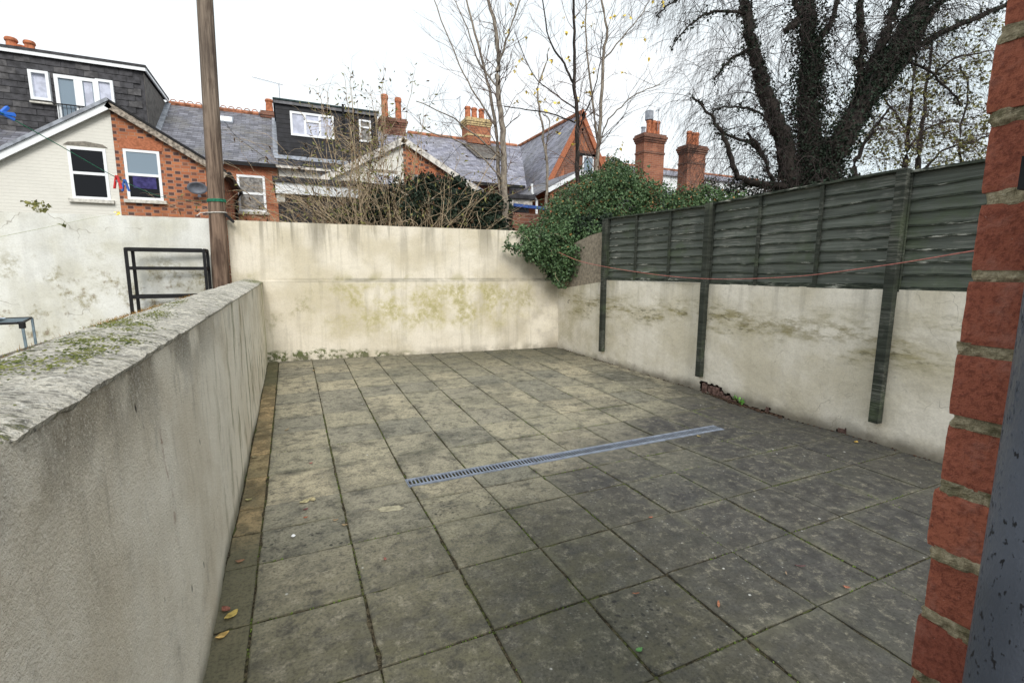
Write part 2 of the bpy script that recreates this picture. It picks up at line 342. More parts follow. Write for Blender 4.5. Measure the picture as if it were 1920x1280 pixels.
def m_slate(name, c1, c2, lich=.3, W=.28, H=.17):
    b = NB(name, .62, .4)
    s_ = b.ma('DIVIDE', b.add(b.z, b.mul(b.y, .58)), H); row = b.ma('FLOOR', s_); u = b.add(b.ma('DIVIDE', b.x, W), b.mul(row, .5))
    cb = b.t.nodes.new('ShaderNodeCombineXYZ'); b.put(cb.inputs[0], b.ma('FLOOR', u)); b.put(cb.inputs[1], row)
    wn = b.t.nodes.new('ShaderNodeTexWhiteNoise'); b.l(cb.outputs[0], wn.inputs['Vector'])
    c = b.mix(wn.outputs['Value'], c1, c2); n = b.noise(1.3, 6, .65)
    c = b.mix(b.mul(b.mr(n, .42, .66), lich), c, (.16, .15, .12)); c = b.mix(b.mul(b.mr(b.noise(3, 5, .6, off=(4, 4, 4)), .5, .7), .5), c, tuple(q*.45 for q in c1))
    e = b.ma('MAXIMUM', b.ma('LESS_THAN', b.ma('FRACT', s_), .13), b.ma('LESS_THAN', b.ma('FRACT', u), .04))
    c = b.mix(b.mul(e, .85), c, (.02, .02, .025)); b.col(c)
    b.bump(b.add(b.ma('FRACT', b.mul(s_, -1)), b.mul(wn.outputs['Value'], .4)), .6, .02); return b.done()

def m_fence(name, base, worn=.5):
    b = NB(name, .85, .2); r = b.rnd()
    g = b.noise(5, 6, .65, k=(1, .22, 6)); g2 = b.noise(20, 5, .7, k=(1, .15, 5))
    c = b.mix(b.mr(g, .3, .7), base, tuple(q*1.8+.006 for q in base))
    c = b.mix(b.mul(r, .4), c, tuple(q*.6 for q in base))
    wn_ = b.noise(2.4, 5, .65, off=(2, 4, 1)); c = b.mix(b.mul(b.mr(wn_, .5, .66), b.mr(g2, .46, .62), worn), c, (.27, .27, .24))
    c = b.mix(b.mul(b.mr(b.noise(3, 4), .5, .75), .5), c, (.075, .10, .05))
    b.col(c); b.bump(b.add(g, b.mul(g2, .6)), .8, .008); return b.done()

def m_fence_edge():
    b = NB('lap_shade_worn_slat', .9, .2); g = b.noise(22, 6, .75, k=(1, .35, 3)); wn_ = b.noise(2.2, 4, .6, off=(2, 4, 1))
    c = b.mix(b.mr(g, .35, .65), (.022, .028, .022), (.07, .08, .06)); c = b.mix(b.mul(b.mr(g, .48, .64), b.mr(wn_, .5, .68)), c, (.42, .42, .37))  # dark tone paints the lap shadows on slat edges; pale patches are wear
    b.col(c); b.bump(g, .8, .006); return b.done()

def m_wood_pole():
    b = NB('pole_wood', .85, .25); g = b.noise(26, 6, .7, k=(1, 1, .05)); g2 = b.noise(7, 4, .6, k=(1, 1, .3))
    c = b.mix(b.mr(g, .3, .7), (.065, .040, .028), (.24, .165, .12)); c = b.mix(b.mr(b.z, 2.0, 4.2, 0, .6), c, b.mix(b.mr(g, .3, .7), (.11, .09, .075), (.27, .23, .185)))
    c = b.mix(b.mul(b.mr(g2, .5, .7), .5), c, (.05, .03, .022)); b.col(c); b.bump(g, .8, .012); return b.done()

def m_bark(name, c1, c2, sc=20):
    b = NB(name, .9, .2); g = b.noise(sc, 5, .7, k=(1, 1, .4)); b.col(b.mix(b.mr(g, .3, .7), c1, c2)); b.bump(g, .6, .01); return b.done()

def m_leaf(name, c1, c2, c3=None, sc=5, rough=.45):
    b = NB(name, rough, .35); n = b.noise(sc, 4, .7); f = b.noise(28, 2)
    c = b.mix(b.mr(n, .35, .65), c1, c2); c = b.mix(b.mul(b.mr(f, .4, .65), .6), c, c3 or tuple(q*1.7 for q in c2))
    b.col(c); return b.done()

def m_glass(name, c=(.008, .009, .012), rough=.08):
    b = NB(name, rough, .18); b.col(c); return b.done()

def m_pier_brick():
    b = NB('pier_brick', .93, .15); r = b.rnd(); g = b.noise(160, 5, .75); g2 = b.noise(30, 5, .7)
    c = b.mix(r, (.42, .14, .085), (.29, .092, .062)); c = b.mix(b.mul(b.mr(g, .42, .68), .55), c, (.10, .028, .024)); c = b.mix(b.mul(b.mr(g2, .5, .75), .5), c, (.38, .17, .13))
    pit = b.mul(b.mr(b.vor(22), .11, .07), b.mr(b.noise(7, 2), .55, .6)); c = b.mix(pit, c, (.02, .015, .015))
    wsp = b.mr(b.noise(260, 2, .7, off=(3, 0, 0)), .80, .88); c = b.mix(b.mul(wsp, .6), c, (.50, .33, .28))
    b.col(c); b.bump(b.add(g, b.add(b.mul(g2, .8), b.mul(pit, -1.5))), .8, .004); return b.done()
def m_mortar():
    b = NB('pier_mortar', .97, .1); g = b.noise(120, 5, .8); g2 = b.noise(22, 5, .7)
    c = b.mix(b.mr(g, .3, .7), (.27, .23, .145), (.52, .45, .31)); c = b.mix(b.mul(b.mr(g2, .45, .65), .6), c, (.10, .10, .05)); c = b.mix(b.mul(b.mr(g, .62, .74), .7), c, (.5, .46, .36))
    b.col(c); b.bump(b.add(b.mul(g, .6), g2), 1, .008); return b.done()
def m_pipe():
    b = NB('pipe_plastic', .42, .5); v = b.noise(210, 3, .6, k=(1, 1, .45)); n = b.noise(9, 4)
    c = b.mix(b.mr(n, .3, .7), (.060, .070, .092), (.085, .097, .125)); c = b.mix(b.mr(v, .64, .72), c, (.006, .006, .009)); b.col(c); b.put(b.p.inputs['Roughness'], b.mr(v, .5, .65, .36, .8)); b.bump(b.mul(v, 1), .3, .002); return b.done()

M = {}
M['back'] = m_render_wall('rendered_back_wall', (.73, .67, .56), 1, 'back')
M['side'] = m_render_wall('rendered_side_wall', (.82, .765, .665), 1, 'side')
M['neigh'] = m_render_wall('rendered_pale_wall', (.72, .72, .68), 1, 'neigh')
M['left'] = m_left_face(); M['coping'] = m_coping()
M['slab'] = m_slab(); M['edge'] = m_slab(True); M['bed'] = m_bed()
M['fence'] = m_fence('green_fence_stain', (.080, .088, .076), .55); M['post'] = m_fence('green_post_stain', (.030, .034, .027), .35); M['slatedge'] = m_fence_edge()
M['pole'] = m_wood_pole()
M['pbrick'] = m_pier_brick(); M['mortar'] = m_mortar(); M['pipe'] = m_pipe()
M['brick'] = m_brick('orange_brick', (.47, .18, .09), (.33, .12, .065))
M['brickflem'] = m_brick('chequered_brick', (.50, .19, .09), (.38, .135, .07), header=.85)
M['brickdark'] = m_brick('sooty_brick', (.24, .105, .07), (.14, .065, .048))
M['brickstack'] = m_brick('stack_brick', (.36, .145, .085), (.25, .095, .06))
M['lintel'] = simple('rubbed_brick', (.38, .14, .075), .9, .2, .2, 20)
M['creambrick'] = m_brick('painted_brick', (.72, .70, .64), (.71, .69, .63), mortar=(.69, .67, .61), clean=.38)
M['white'] = simple('white_upvc', (.80, .82, .84), .35, .5, .04, 5, bump=0)
M['whitewood'] = simple('weathered_white_board', (.55, .52, .48), .8, .3, .35, 9)
M['greywood'] = simple('bare_grey_board', (.28, .24, .20), .85, .2, .5, 14)
M['slate'] = m_slate('blue_slate', (.11, .11, .13), (.24, .24, .28), .5)
M['slate2'] = m_slate('pale_slate', (.20, .20, .255), (.36, .36, .43), .35)
M['darkslate'] = simple('dark_slate', (.042, .041, .046), .7, .3, .4, 6)
M['darkslate2'] = simple('greyer_slate', (.075, .072, .075), .7, .3, .4, 6)
M['cheek'] = simple('cheek_slate', (.12, .11, .10), .75, .3, .3, 8)
M['black'] = simple('black_weatherboard', (.018, .018, .022), .6, .3, .3, 6)
M['blackmetal'] = simple('black_paint', (.008, .008, .009), .6, .25, .3, 20, bump=0)
M['lead'] = simple('lead_flashing', (.27, .29, .33), .6, .4, .25, 8)
M['terra'] = simple('terracotta', (.42, .15, .075), .8, .2, .3, 9)
M['ridge'] = simple('ridge_terracotta', (.36, .15, .085), .85, .2, .45, 6)
M['stone'] = simple('sill_stone', (.55, .53, .48), .85, .2, .2, 12)
M['buff'] = simple('buff_brick', (.50, .38, .20), .9, .2, .3, 12)
M['glassdark'] = m_glass('dark_glass'); M['glasssky'] = m_glass('sky_reflect_glass', (.22, .28, .34), .1)  # glasssky: the sky's reflection is put into its grey-blue base colour
M['curtain'] = simple('net_curtain', (.50, .52, .62), .9, .2, .15, 6)
M['curtaingrey'] = simple('grey_curtain', (.22, .21, .20), .9, .2, .4, 14)
M['purple'] = simple('purple_cloth', (.05, .045, .14), .9, .1, .3, 10)
M['dish'] = simple('dish_grey', (.14, .15, .18), .5, .4, .15, 10, bump=0)
M['grate'] = simple('drain_grate', (.20, .23, .29), .5, .5, .2, 20, metal=0)
M['void'] = simple('drain_shade_black', (.012, .012, .012), 1, 0, .2, 10, bump=0)  # near-black floor paints the darkness seen through the grate slots
M['barkgrey'] = m_bark('grey_bark', (.14, .115, .095), (.30, .26, .21)); M['barkdark'] = m_bark('dark_bark', (.012, .010, .009), (.042, .034, .029))
M['barkbrown'] = m_bark('dry_brown_stem', (.22, .16, .10), (.48, .38, .26)); M['twig'] = m_bark('thin_twig', (.085, .06, .055), (.17, .125, .11))
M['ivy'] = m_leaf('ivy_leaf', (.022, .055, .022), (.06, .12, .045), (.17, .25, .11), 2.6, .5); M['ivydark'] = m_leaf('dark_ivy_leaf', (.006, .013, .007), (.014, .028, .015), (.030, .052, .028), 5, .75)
M['yellow'] = m_leaf('yellow_leaf', (.62, .42, .05), (.75, .58, .12)); M['olive'] = m_leaf('olive_leaf', (.10, .11, .03), (.20, .19, .06))
M['soil'] = simple('garden_soil', (.09, .085, .06), 1, .1, .4, 3)
M['concrete'] = simple('roughcast_brown', (.30, .255, .20), .95, .1, .22, 24, bump=.7)

# ------------------------------------------------------------------ ground and patio
def fz(y):                                   # the patio falls from both ends to the drain
    pts = [(-9, 0), (1.38, 0), (2.0, -.024), (2.4, -.03), (3.5, 0), (6.5, .101), (9, .12)]
    for (a, za), (b, zb) in zip(pts, pts[1:]):
        if y <= b: t = (y-a)/(b-a); return za+(zb-za)*t
    return .12
g = MB(); N = 40
g.v = [(-400, -400, -.25), (400, -400, -.25), (400, 400, -.25), (-400, 400, -.25)]; g.f = [(0, 1, 2, 3)]; g.m = [0]
tag(g.build('ground', M['soil']), kind='structure')
pt = MB(); ys = [-2.6, 1.38, 2.0, 2.4, 3.0, 3.5, 4.5, 5.5, 6.95]
for i, y in enumerate(ys):
    for x in (-.16, 4.9): pt.v.append((x, y, fz(y)-.008))
for i in range(len(ys)-1): pt.f.append((2*i, 2*i+1, 2*i+3, 2*i+2)); pt.m.append(0)
patio = tag(pt.build('patio', M['bed']), kind='structure')

rng = random.Random(5)
S = .46
def slab(name, x0, x1, y0, y1, mat, gap=.0036, tilt=1):
    r = rng; m = MB(); g_ = gap
    x0 += g_+r.uniform(-.002, .003); x1 -= g_+r.uniform(-.002, .003); y0 += g_+r.uniform(-.002, .003); y1 -= g_+r.uniform(-.002, .003)
    if x1-x0 < .02 or y1-y0 < .02: return
    n = 7; ring = []
    def jit(): return r.uniform(0, .0028) + (r.uniform(.003, .009) if r.random() < .07 else 0)
    cc = .012
    for k in range(n): t = k/n; ring.append((x0+(x1-x0)*t, y0+jit()))
    for k in range(n): t = k/n; ring.append((x1-jit(), y0+(y1-y0)*t))
    for k in range(n): t = k/n; ring.append((x1-(x1-x0)*t, y1-jit()))
    for k in range(n): t = k/n; ring.append((x0+jit(), y1-(y1-y0)*t))
    cx, cy = (x0+x1)/2, (y0+y1)/2
    tz = r.uniform(-.0025, .0025)*tilt; ta = r.uniform(-.006, .006)*tilt; tb = r.uniform(-.006, .006)*tilt
    Z = lambda x, y: fz(y)+tz+ta*(x-cx)+tb*(y-cy)
    K = len(ring)
    for x, y in ring: m.v.append((x, y, Z(x, y)-.03))
    for x, y in ring: m.v.append((x, y, Z(x, y)-.0035))
    for x, y in ring:
        dx, dy = cx-x, cy-y; l = math.hypot(dx, dy); s_ = .006/l; m.v.append((x+dx*s_, y+dy*s_, Z(x, y)))
    for a in (0, 1):
        for k in range(K):
            j = (k+1) % K; m.f.append((a*K+k, a*K+j, (a+1)*K+j, (a+1)*K+k)); m.m.append(0)
    m.f.append(tuple(2*K+k for k in range(K))); m.m.append(0)
    m.build(name, mat, patio)
def wallx(y):                                # inner face of the right wall
    pts = [(-3, 4.79), (.7, 4.797), (1.16, 4.807), (3.28, 4.853), (5.10, 4.706), (6.38, 4.627), (7, 4.60)]
    for (a, xa), (b, xb) in zip(pts, pts[1:]):
        if y <= b: t = (y-a)/(b-a); return xa+(xb-xa)*t
    return 4.6
def backy(x): return 6.817+(x+.133)*(6.38-6.817)/(4.627+.133)
rows_a = [-4, -3, -2, -1, 0, 1, 2, 3]
north = [5.66, 6.63, 7.62, 8.6, 9.6, 10.58, 11.56, 12.55, 13.55, 14.6, 15.6]
for i in range(-1, 11):
    x0, x1 = (i*S if i >= 0 else -.15), (i+1)*S
    mat = M['edge'] if i < 0 else M['slab']; nm = 'edging_slab' if i < 0 else 'paving_slab'
    off = rng.uniform(-.012, .012)
    segs = [(a*S, (a+1)*S) for a in rows_a[:-1]]
    if i < 2: segs += [(3*S, 3.8*S), (3.8*S, 4.56*S), (4.56*S, north[0]*S)]
    elif i < 9: segs += [(3*S, 3.8*S), (3.8*S, 4.335*S), (4.625*S, north[0]*S)] if i < 8 else []
    if 8 <= i: segs += [(3*S, 3.8*S), (3.8*S, 4.62*S), (4.62*S, north[0]*S)] if i > 8 else []
    segs += [(a*S, b*S) for a, b in zip(north, north[1:])]
    for a, b in segs:
        jo = off if a > 6*S else 0
        a2, b2 = a+jo*(a > 6*S), min(b+jo, backy((x0+x1)/2)+.03)
        xr = min(x1, wallx((a+b)/2)+.02)
        if xr-x0 < .05 or b2-a2 < .05: continue
        slab(nm, x0, xr, a2, b2, mat, tilt=1 if i >= 0 else .5)
# column 8 round the end of the channel
x0, x1 = 8*S, 9*S; xe = 8.60*S
slab('paving_slab', x0, x1, 3*S, 3.8*S, M['slab']); slab('paving_slab', x0, x1, 3.8*S, 4.335*S, M['slab'])
slab('paving_slab', x0, x1, 4.625*S, north[0]*S, M['slab']); slab('paving_slab', xe, x1, 4.335*S, 4.625*S, M['slab'])

# drainage channel
dr = empty('drainage_channel', (2.0*S, 4.48*S, fz(4.48*S)), 'long blue-grey slotted drain grating set across the paving', 'drain')
X0, X1 = 1.985*S, 8.595*S; yA, yB = 4.345*S, 4.615*S; zt = fz(4.48*S)+.004
t = MB().box(X0-.004, X1+.004, yA-.004, yB+.004, zt-.075, zt-.055, 1); t.box(X0-.006, X1+.006, yA-.005, yA+.002, zt-.035, zt-.003); t.box(X0-.006, X1+.006, yB-.002, yB+.005, zt-.035, zt-.003)
t.box(X0-.006, X0, yA, yB, zt-.035, zt-.003)
t.build('channel', [M['grate'], M['void']], dr)
LL = (X1-X0)/3
for k in range(3):
    a = X0+k*LL+.003; b = X0+(k+1)*LL-.003; q = MB(); e = .022 if k else .03
    q.box(a, b, yA+.003, yA+.021, zt-.014, zt); q.box(a, b, yB-.021, yB-.003, zt-.014, zt)
    nb = 37; st = (b-a)/nb
    for j in range(nb+1):
        cx = a+j*st; q.box(max(a, cx-.0052), min(b, cx+.0052), yA+.021, yB-.021, zt-.005, zt-.001)
    q.build('grate', M['grate'], dr)

# ------------------------------------------------------------------ walls
def wgrid(us, zs, fn, skip=None):
    m = MB(); nz_ = len(zs)
    for u in us:
        for z in zs: m.v.append(tuple(fn(u, z)))
    for i in range(len(us)-1):
        for j in range(nz_-1):
            if skip and skip((us[i]+us[i+1])/2, (zs[j]+zs[j+1])/2): continue
            a = i*nz_+j; m.f.append((a, a+nz_, a+nz_+1, a+1)); m.m.append(0)
    return m
def lin(a, b, n): return [a+(b-a)*k/n for k in range(n+1)]

# low wall on the left, capped with a rough coping
lw = empty('garden_wall', (-.28, 2.6, 0), 'low grey roughcast garden wall with mossy sloping coping, running away from the camera along the left of the patio', 'wall')
def zin(y):
    t = max(0, min(1, (y+.4)/7.3)); return 1.238+.070*t**.9
def zout(y):
    t = max(0, min(1, y/6.8)); return 1.272+.080*t**.8
def lface(y, z):
    n1 = mn.noise(Vector((0, y*1.3, z*1.3)))*.010+mn.noise(Vector((3, y*7, z*7)))*.004+mn.noise(Vector((3, y*28, z*28)))*.0018
    return Vector((-.152+n1+.02*math.exp(-((y-.5)/.6)**2)*(1-z), y, z))
ysl = lin(-2.2, 3.0, 620)+lin(3.0, 6.86, 180)[1:]
m = MB(); zs = 44
for y in ysl:
    top = zin(y)-.006
    for k in range(zs+1): m.v.append(tuple(lface(y, -.1+(top+.1)*k/zs)))
nz_ = zs+1
for i in range(len(ysl)-1):
    for j in range(zs): a = i*nz_+j; m.f.append((a, a+nz_, a+nz_+1, a+1)); m.m.append(0)
b = len(m.v)
for y in (ysl[0], ysl[-1]):
    m.v += [(-.16, y, -.3), (-.41, y, -.3), (-.41, y, zout(y)-.02), (-.16, y, zin(y)-.01)]
m.f += [(b+1, b+2, b+6, b+5), (b, b+3, b+2, b+1), (b+4, b+5, b+6, b+7)]; m.m += [0, 0, 0]
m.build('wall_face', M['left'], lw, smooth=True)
m = MB(); K = 34
for y in ysl:
    arr = []
    jag = mn.noise(Vector((9, y*6, 0)))*.006+mn.noise(Vector((9, y*24, 0)))*.0035+mn.noise(Vector((9, y*60, 0)))*.002
    notch = -.020*max(0, mn.noise(Vector((4, y*11, 8)))-.28)*2
    zi, zo = zin(y), zout(y)
    low = zi-.020+mn.noise(Vector((2, y*20, 3)))*.007
    arr.append((-.158, y, low-.004)); arr.append((-.1475+jag*.6+notch, y, low+.003))
    for k in range(K+1):
        t = k/K; x = -.1425+jag+notch-(.2745+jag+notch)*t
        z = zi-.007*max(0, 1-t*9)**2+(zo-zi)*t+.012*sin(pi*t)-.018*max(0, t-.85)/.15
        z += mn.noise(Vector((x*14, y*10, 1)))*.0045+mn.noise(Vector((x*50, y*40, 5)))*.003+mn.noise(Vector((x*5, y*2.2, 5)))*.007
        arr.append((x, y, z))
    arr.append((-.43, y, zo-.05)); m.v += arr
nn = K+4
for i in range(len(ysl)-1):
    for j in range(nn-1): a = i*nn+j; m.f.append((a, a+nn, a+nn+1, a+1)); m.m.append(0)
m.build('coping', M['coping'], lw, smooth=False)
# dry moss growing along the outer edge
m = MB(); r = random.Random(3)
for c_, n_, sp in ((.25, 260, .30), (1.25, 700, .35), (1.75, 300, .25), (2.6, 120, .2), (-.35, 120, .2)):
    for k in range(n_):
        y = c_+r.gauss(0, sp*.6); x = -.405+r.gauss(0, .012); p = Vector((x, y, zout(y)-.02))
        d = Vector((r.uniform(-.5, .3), r.uniform(-.5, .5), 1)).normalized()*r.uniform(.008, .028)
        a = Vector((r.uniform(-1, 1), r.uniform(-1, 1), 0))*.0016; b = len(m.v)
        m.v += [tuple(p-a), tuple(p+a), tuple(p+d)]; m.f.append((b, b+1, b+2)); m.m.append(0)
tag(m.build('dry_moss', simple('rusty_moss', (.26, .15, .04), 1, .1, .5, 30), lw), kind='stuff')
m = MB()
for cx, cy, rx, ry, n_ in ((-.33, .12, .04, .10, 260), (-.25, .30, .03, .12, 220), (-.31, .55, .04, .10, 260), (-.22, .62, .03, .16, 260), (-.35, .95, .03, .12, 200), (-.30, 1.3, .04, .14, 200), (-.34, 1.9, .03, .2, 180), (-.28, .9, .03, .1, 160), (-.2, 6.2, .05, .35, 400), (-.33, -.1, .05, .1, 160)):
    for k in range(int(n_*1.3)):
        x = cx+r.gauss(0, rx*.75); y = cy+r.gauss(0, ry*.8); t = min(1, max(0, (-.147-x)/.27))
        z = zin(y)+(zout(y)-zin(y))*t+.012*sin(pi*t)+.002; s_ = r.uniform(.0018, .0042)
        m.lathe((x, y, z-.001), [(s_, 0), (s_*.8, s_*.4), (s_*.3, s_*.6)], 5)
tag(m.build('moss_cushion', m_leaf('moss_green', (.035, .05, .012), (.12, .14, .03), (.22, .22, .06), 60, .95), lw), kind='stuff')

# back wall with its thicker foot
BA = Vector((-.133, 6.817, 0)); BDX = (Vector((4.627, 6.38, 0))-BA); BDX.normalize(); BNR = Vector((BDX.y, -BDX.x, 0))   # towards the camera
def bpt(x, z, off): t = (x-BA.x)/BDX.x; p = BA+BDX*t+BNR*off; return Vector((p.x, p.y, z))
bw = empty('garden_wall', tuple(bpt(2.3, 0, 0)), 'tall cream rendered wall closing the far end of the patio, stepped halfway up with yellow-green stains', 'wall')
def wn(x, z, a=1): return (mn.noise(Vector((x*1.1, 0, z*1.1)))*.012+mn.noise(Vector((x*5, 7, z*5)))*.004+mn.noise(Vector((x*20, 7, z*20)))*.0012)*a
def btop(x): return 2.187-.004*(x+.5)+mn.noise(Vector((x*3, 1, 1)))*.006+mn.noise(Vector((x*15, 1, 1)))*.003
def bupper(x, z): zz = 1.2+(btop(x)-1.2)*z; return bpt(x, zz, -.035+wn(x, zz))
m = wgrid(lin(-.55, 4.9, 200), lin(0, 1, 40), bupper)
b = len(m.v); nU = 201
for k, x in enumerate(lin(-.55, 4.9, 200)): m.v.append(tuple(bpt(x, btop(x)-.004, -.24)))
for k in range(nU-1): m.f.append((k*41+40, (k+1)*41+40, b+k+1, b+k)); m.m.append(0)
b = len(m.v)
m.v += [tuple(bpt(-.55, z, o)) for o, z in ((-.03, -.3), (-.24, -.3), (-.24, 2.185), (-.03, 2.185))] + [tuple(bpt(4.9, z, o)) for o, z in ((-.24, -.3), (-.24, 2.165))]
m.f += [(b, b+3, b+2, b+1), (b+1, b+2, b+5, b+4)]; m.m += [0, 0]
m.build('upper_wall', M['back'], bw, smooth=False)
def blow(x, z): return bpt(x, z, wn(x, z))
xs_ = lin(-.2, 4.75, 200)
m = wgrid(xs_, lin(-.1, 1.315, 50), blow); b = len(m.v); n0 = 51
for k, x in enumerate(xs_):
    e = mn.noise(Vector((x*6, 3, 3)))*.004
    m.v += [tuple(bpt(x, 1.323+e, wn(x, 1.32)-.006)), tuple(bpt(x, 1.336+e, -.04))]
for k in range(len(xs_)-1):
    a0 = k*n0+n0-1; a1 = (k+1)*n0+n0-1; c0 = b+2*k; c1 = b+2*k+2
    m.f += [(a0, a1, c1, c0), (c0, c1, c1+1, c0+1)]; m.m += [0, 0]
m.build('lower_wall', M['back'], bw, smooth=False)
m = MB().obox(tuple(bpt(-.30, .5, -.06)), BDX*.25, BNR*.03, Vector((0, 0, .8))); m.build('lower_return', M['back'], bw)

# pale wall of the neighbouring yard
nw = empty('garden_wall', tuple(bpt(-2.5, 0, 0)), 'pale grey-white rendered wall behind the black shelf rack, left of the wooden pole', 'wall')
m = wgrid(lin(-6.5, -.74, 160), lin(0, 1, 60), lambda x, z: bpt(x, -.2+(2.40+.014*x*0+mn.noise(Vector((x*8, 1, 1)))*.006)*z, -.03+wn(x, z*2.2, .8)))
b = len(m.v); m.v += [tuple(bpt(x, z, o)) for x, z, o in ((-6.5, 2.20, -.03), (-.74, 2.20, -.03), (-.74, 2.20, -.25), (-6.5, 2.20, -.25), (-.74, -.2, -.03), (-.74, -.2, -.25), (-6.5, -.2, -.25))]
m.f += [(b, b+1, b+2, b+3), (b+1, b+4, b+5, b+2), (b+3, b+2, b+5, b+6)]; m.m += [0]*3
m.build('wall_face', M['neigh'], nw)
m = MB().box(-6.5, -.43, -2.5, 7.3, -.12, -.02); tag(m.build('yard_floor', simple('yard_concrete', (.2, .19, .17), .95, .2, .3, 3)), kind='structure')

# right wall
rwl = empty('garden_wall', (4.9, 3, 0), 'cream rendered wall under the green fence on the right, stained across its middle and broken open at the foot', 'wall')
def rtop(y): return 1.335 if y < 5.12 else 1.335-.15*min(1, (y-5.12)/1.2)-.02
def hole(y, z):
    z0 = fz(y)
    e = mn.noise(Vector((y*16, z*16, 2)))*.02
    if 2.83+e < y < 3.17+e and z < z0+.135+e and z > z0+.02+e*2-(.05 if y < 3.0 else 0): return True
    if 2.55+e < y <= 2.86 and z < z0+.03+(y-2.55)*.25+e*1.5: return True
    if 2.17+e < y < 2.24+e and z < z0+.075+e: return True
    if 2.0 < y < 2.55 and z < z0+.018+e: return True
    if 1.38+e < y < 1.47+e and z < z0+.045+e: return True
    return False
ysr = lin(-2.2, 6.5, 580); tz_ = lin(0, 1, 96)
def rface(y, t):
    z = -.08+(rtop(y)+.08)*t; o = mn.noise(Vector((0, y*1.1, z*1.1)))*.014+mn.noise(Vector((5, y*5, z*5)))*.004+mn.noise(Vector((5, y*22, z*22)))*.0014
    if y > 5.2: o -= max(0, z-.9)*.03
    return Vector((wallx(y)+o, y, z))
m = wgrid(ysr, tz_, rface, skip=lambda y, t: hole(y, -.08+(rtop(y)+.08)*t))
m.f = [tuple(reversed(q)) for q in m.f]
b = len(m.v)
for y in ysr: m.v += [tuple(rface(y, 1)), (wallx(y)+.24, y, rtop(y)+.004)]
for k in range(len(ysr)-1): m.f.append((b+2*k, b+2*k+1, b+2*k+3, b+2*k+2)); m.m.append(0)
m.build('wall_face', M['side'], rwl)
m = MB()
for k in range(len(ysr)-1):
    if k % 10: continue
    y0, y1 = ysr[k], ysr[min(k+10, len(ysr)-1)]
    b = len(m.v); m.v += [(wallx(y0)+.035, y0, -.3), (wallx(y1)+.035, y1, -.3), (wallx(y1)+.035, y1, .5), (wallx(y0)+.035, y0, .5)]; m.f.append((b, b+1, b+2, b+3)); m.m.append(0)
m.build('wall_core', simple('dirty_core', (.03, .022, .018), 1, .1, .4, 20), rwl)
r = random.Random(8)
bk = simple('crumbling_brick', (.16, .10, .085), .95, .1, .5, 25, bump=.8)
for (y, z, ly, lz, rot) in ((3.10, .055, .045, .06, .05), (2.955, .06, .09, .045, .0), (2.84, .035, .03, .04, -.5), (2.76, .02, .07, .022, -.35), (2.93, .0, .1, .012, 0), (2.66, .005, .05, .02, -.3), (2.21, .03, .02, .035, .1), (1.42, .02, .04, .022, 0)):
    mm = MB().obox((wallx(y)+.018, y, fz(y)+z), Vector((.022, 0, 0)), Vector((0, cos(rot), sin(rot)))*ly*.9, Vector((0, -sin(rot), cos(rot)))*lz)
    mm.v = [tuple(Vector(v)+Vector((r.uniform(-.004, .004),)*3)) for v in mm.v]
    mm.build('brick', bk, rwl, bevel=.004)
m = MB()
for k in range(520):     # rubble and dirt lying along the foot
    y = r.choice([r.uniform(2.0, 3.1), r.uniform(2.3, 2.9), r.uniform(-.5, 6.2)]); x = wallx(y)-abs(r.gauss(0, .022)); s_ = r.uniform(.003, .010)*(1.3 if 2 < y < 3 else .7)
    m.obox((x, y, fz(y)+s_*.5), Vector((s_, r.uniform(-s_, s_)*.5, 0)), Vector((0, s_*r.uniform(.6, 1.4), r.uniform(-s_, s_)*.3)), Vector((0, 0, s_*.6)))
tag(m.build('rubble', simple('rubble_dirt', (.07, .045, .032), 1, .1, .6, 40), rwl), kind='stuff')
# roughcast panel rising beside the ivy
m = MB(); pr_ = []
for y, z in ((5.12, 1.25), (6.45, 1.15), (6.45, 1.7), (6.0, 1.95), (5.5, 2.06), (5.12, 2.1)): pr_.append((wallx(y)+.035, y, z))
m.prism(pr_, (.18, 0, 0)); m.build('roughcast_panel', M['concrete'], rwl)

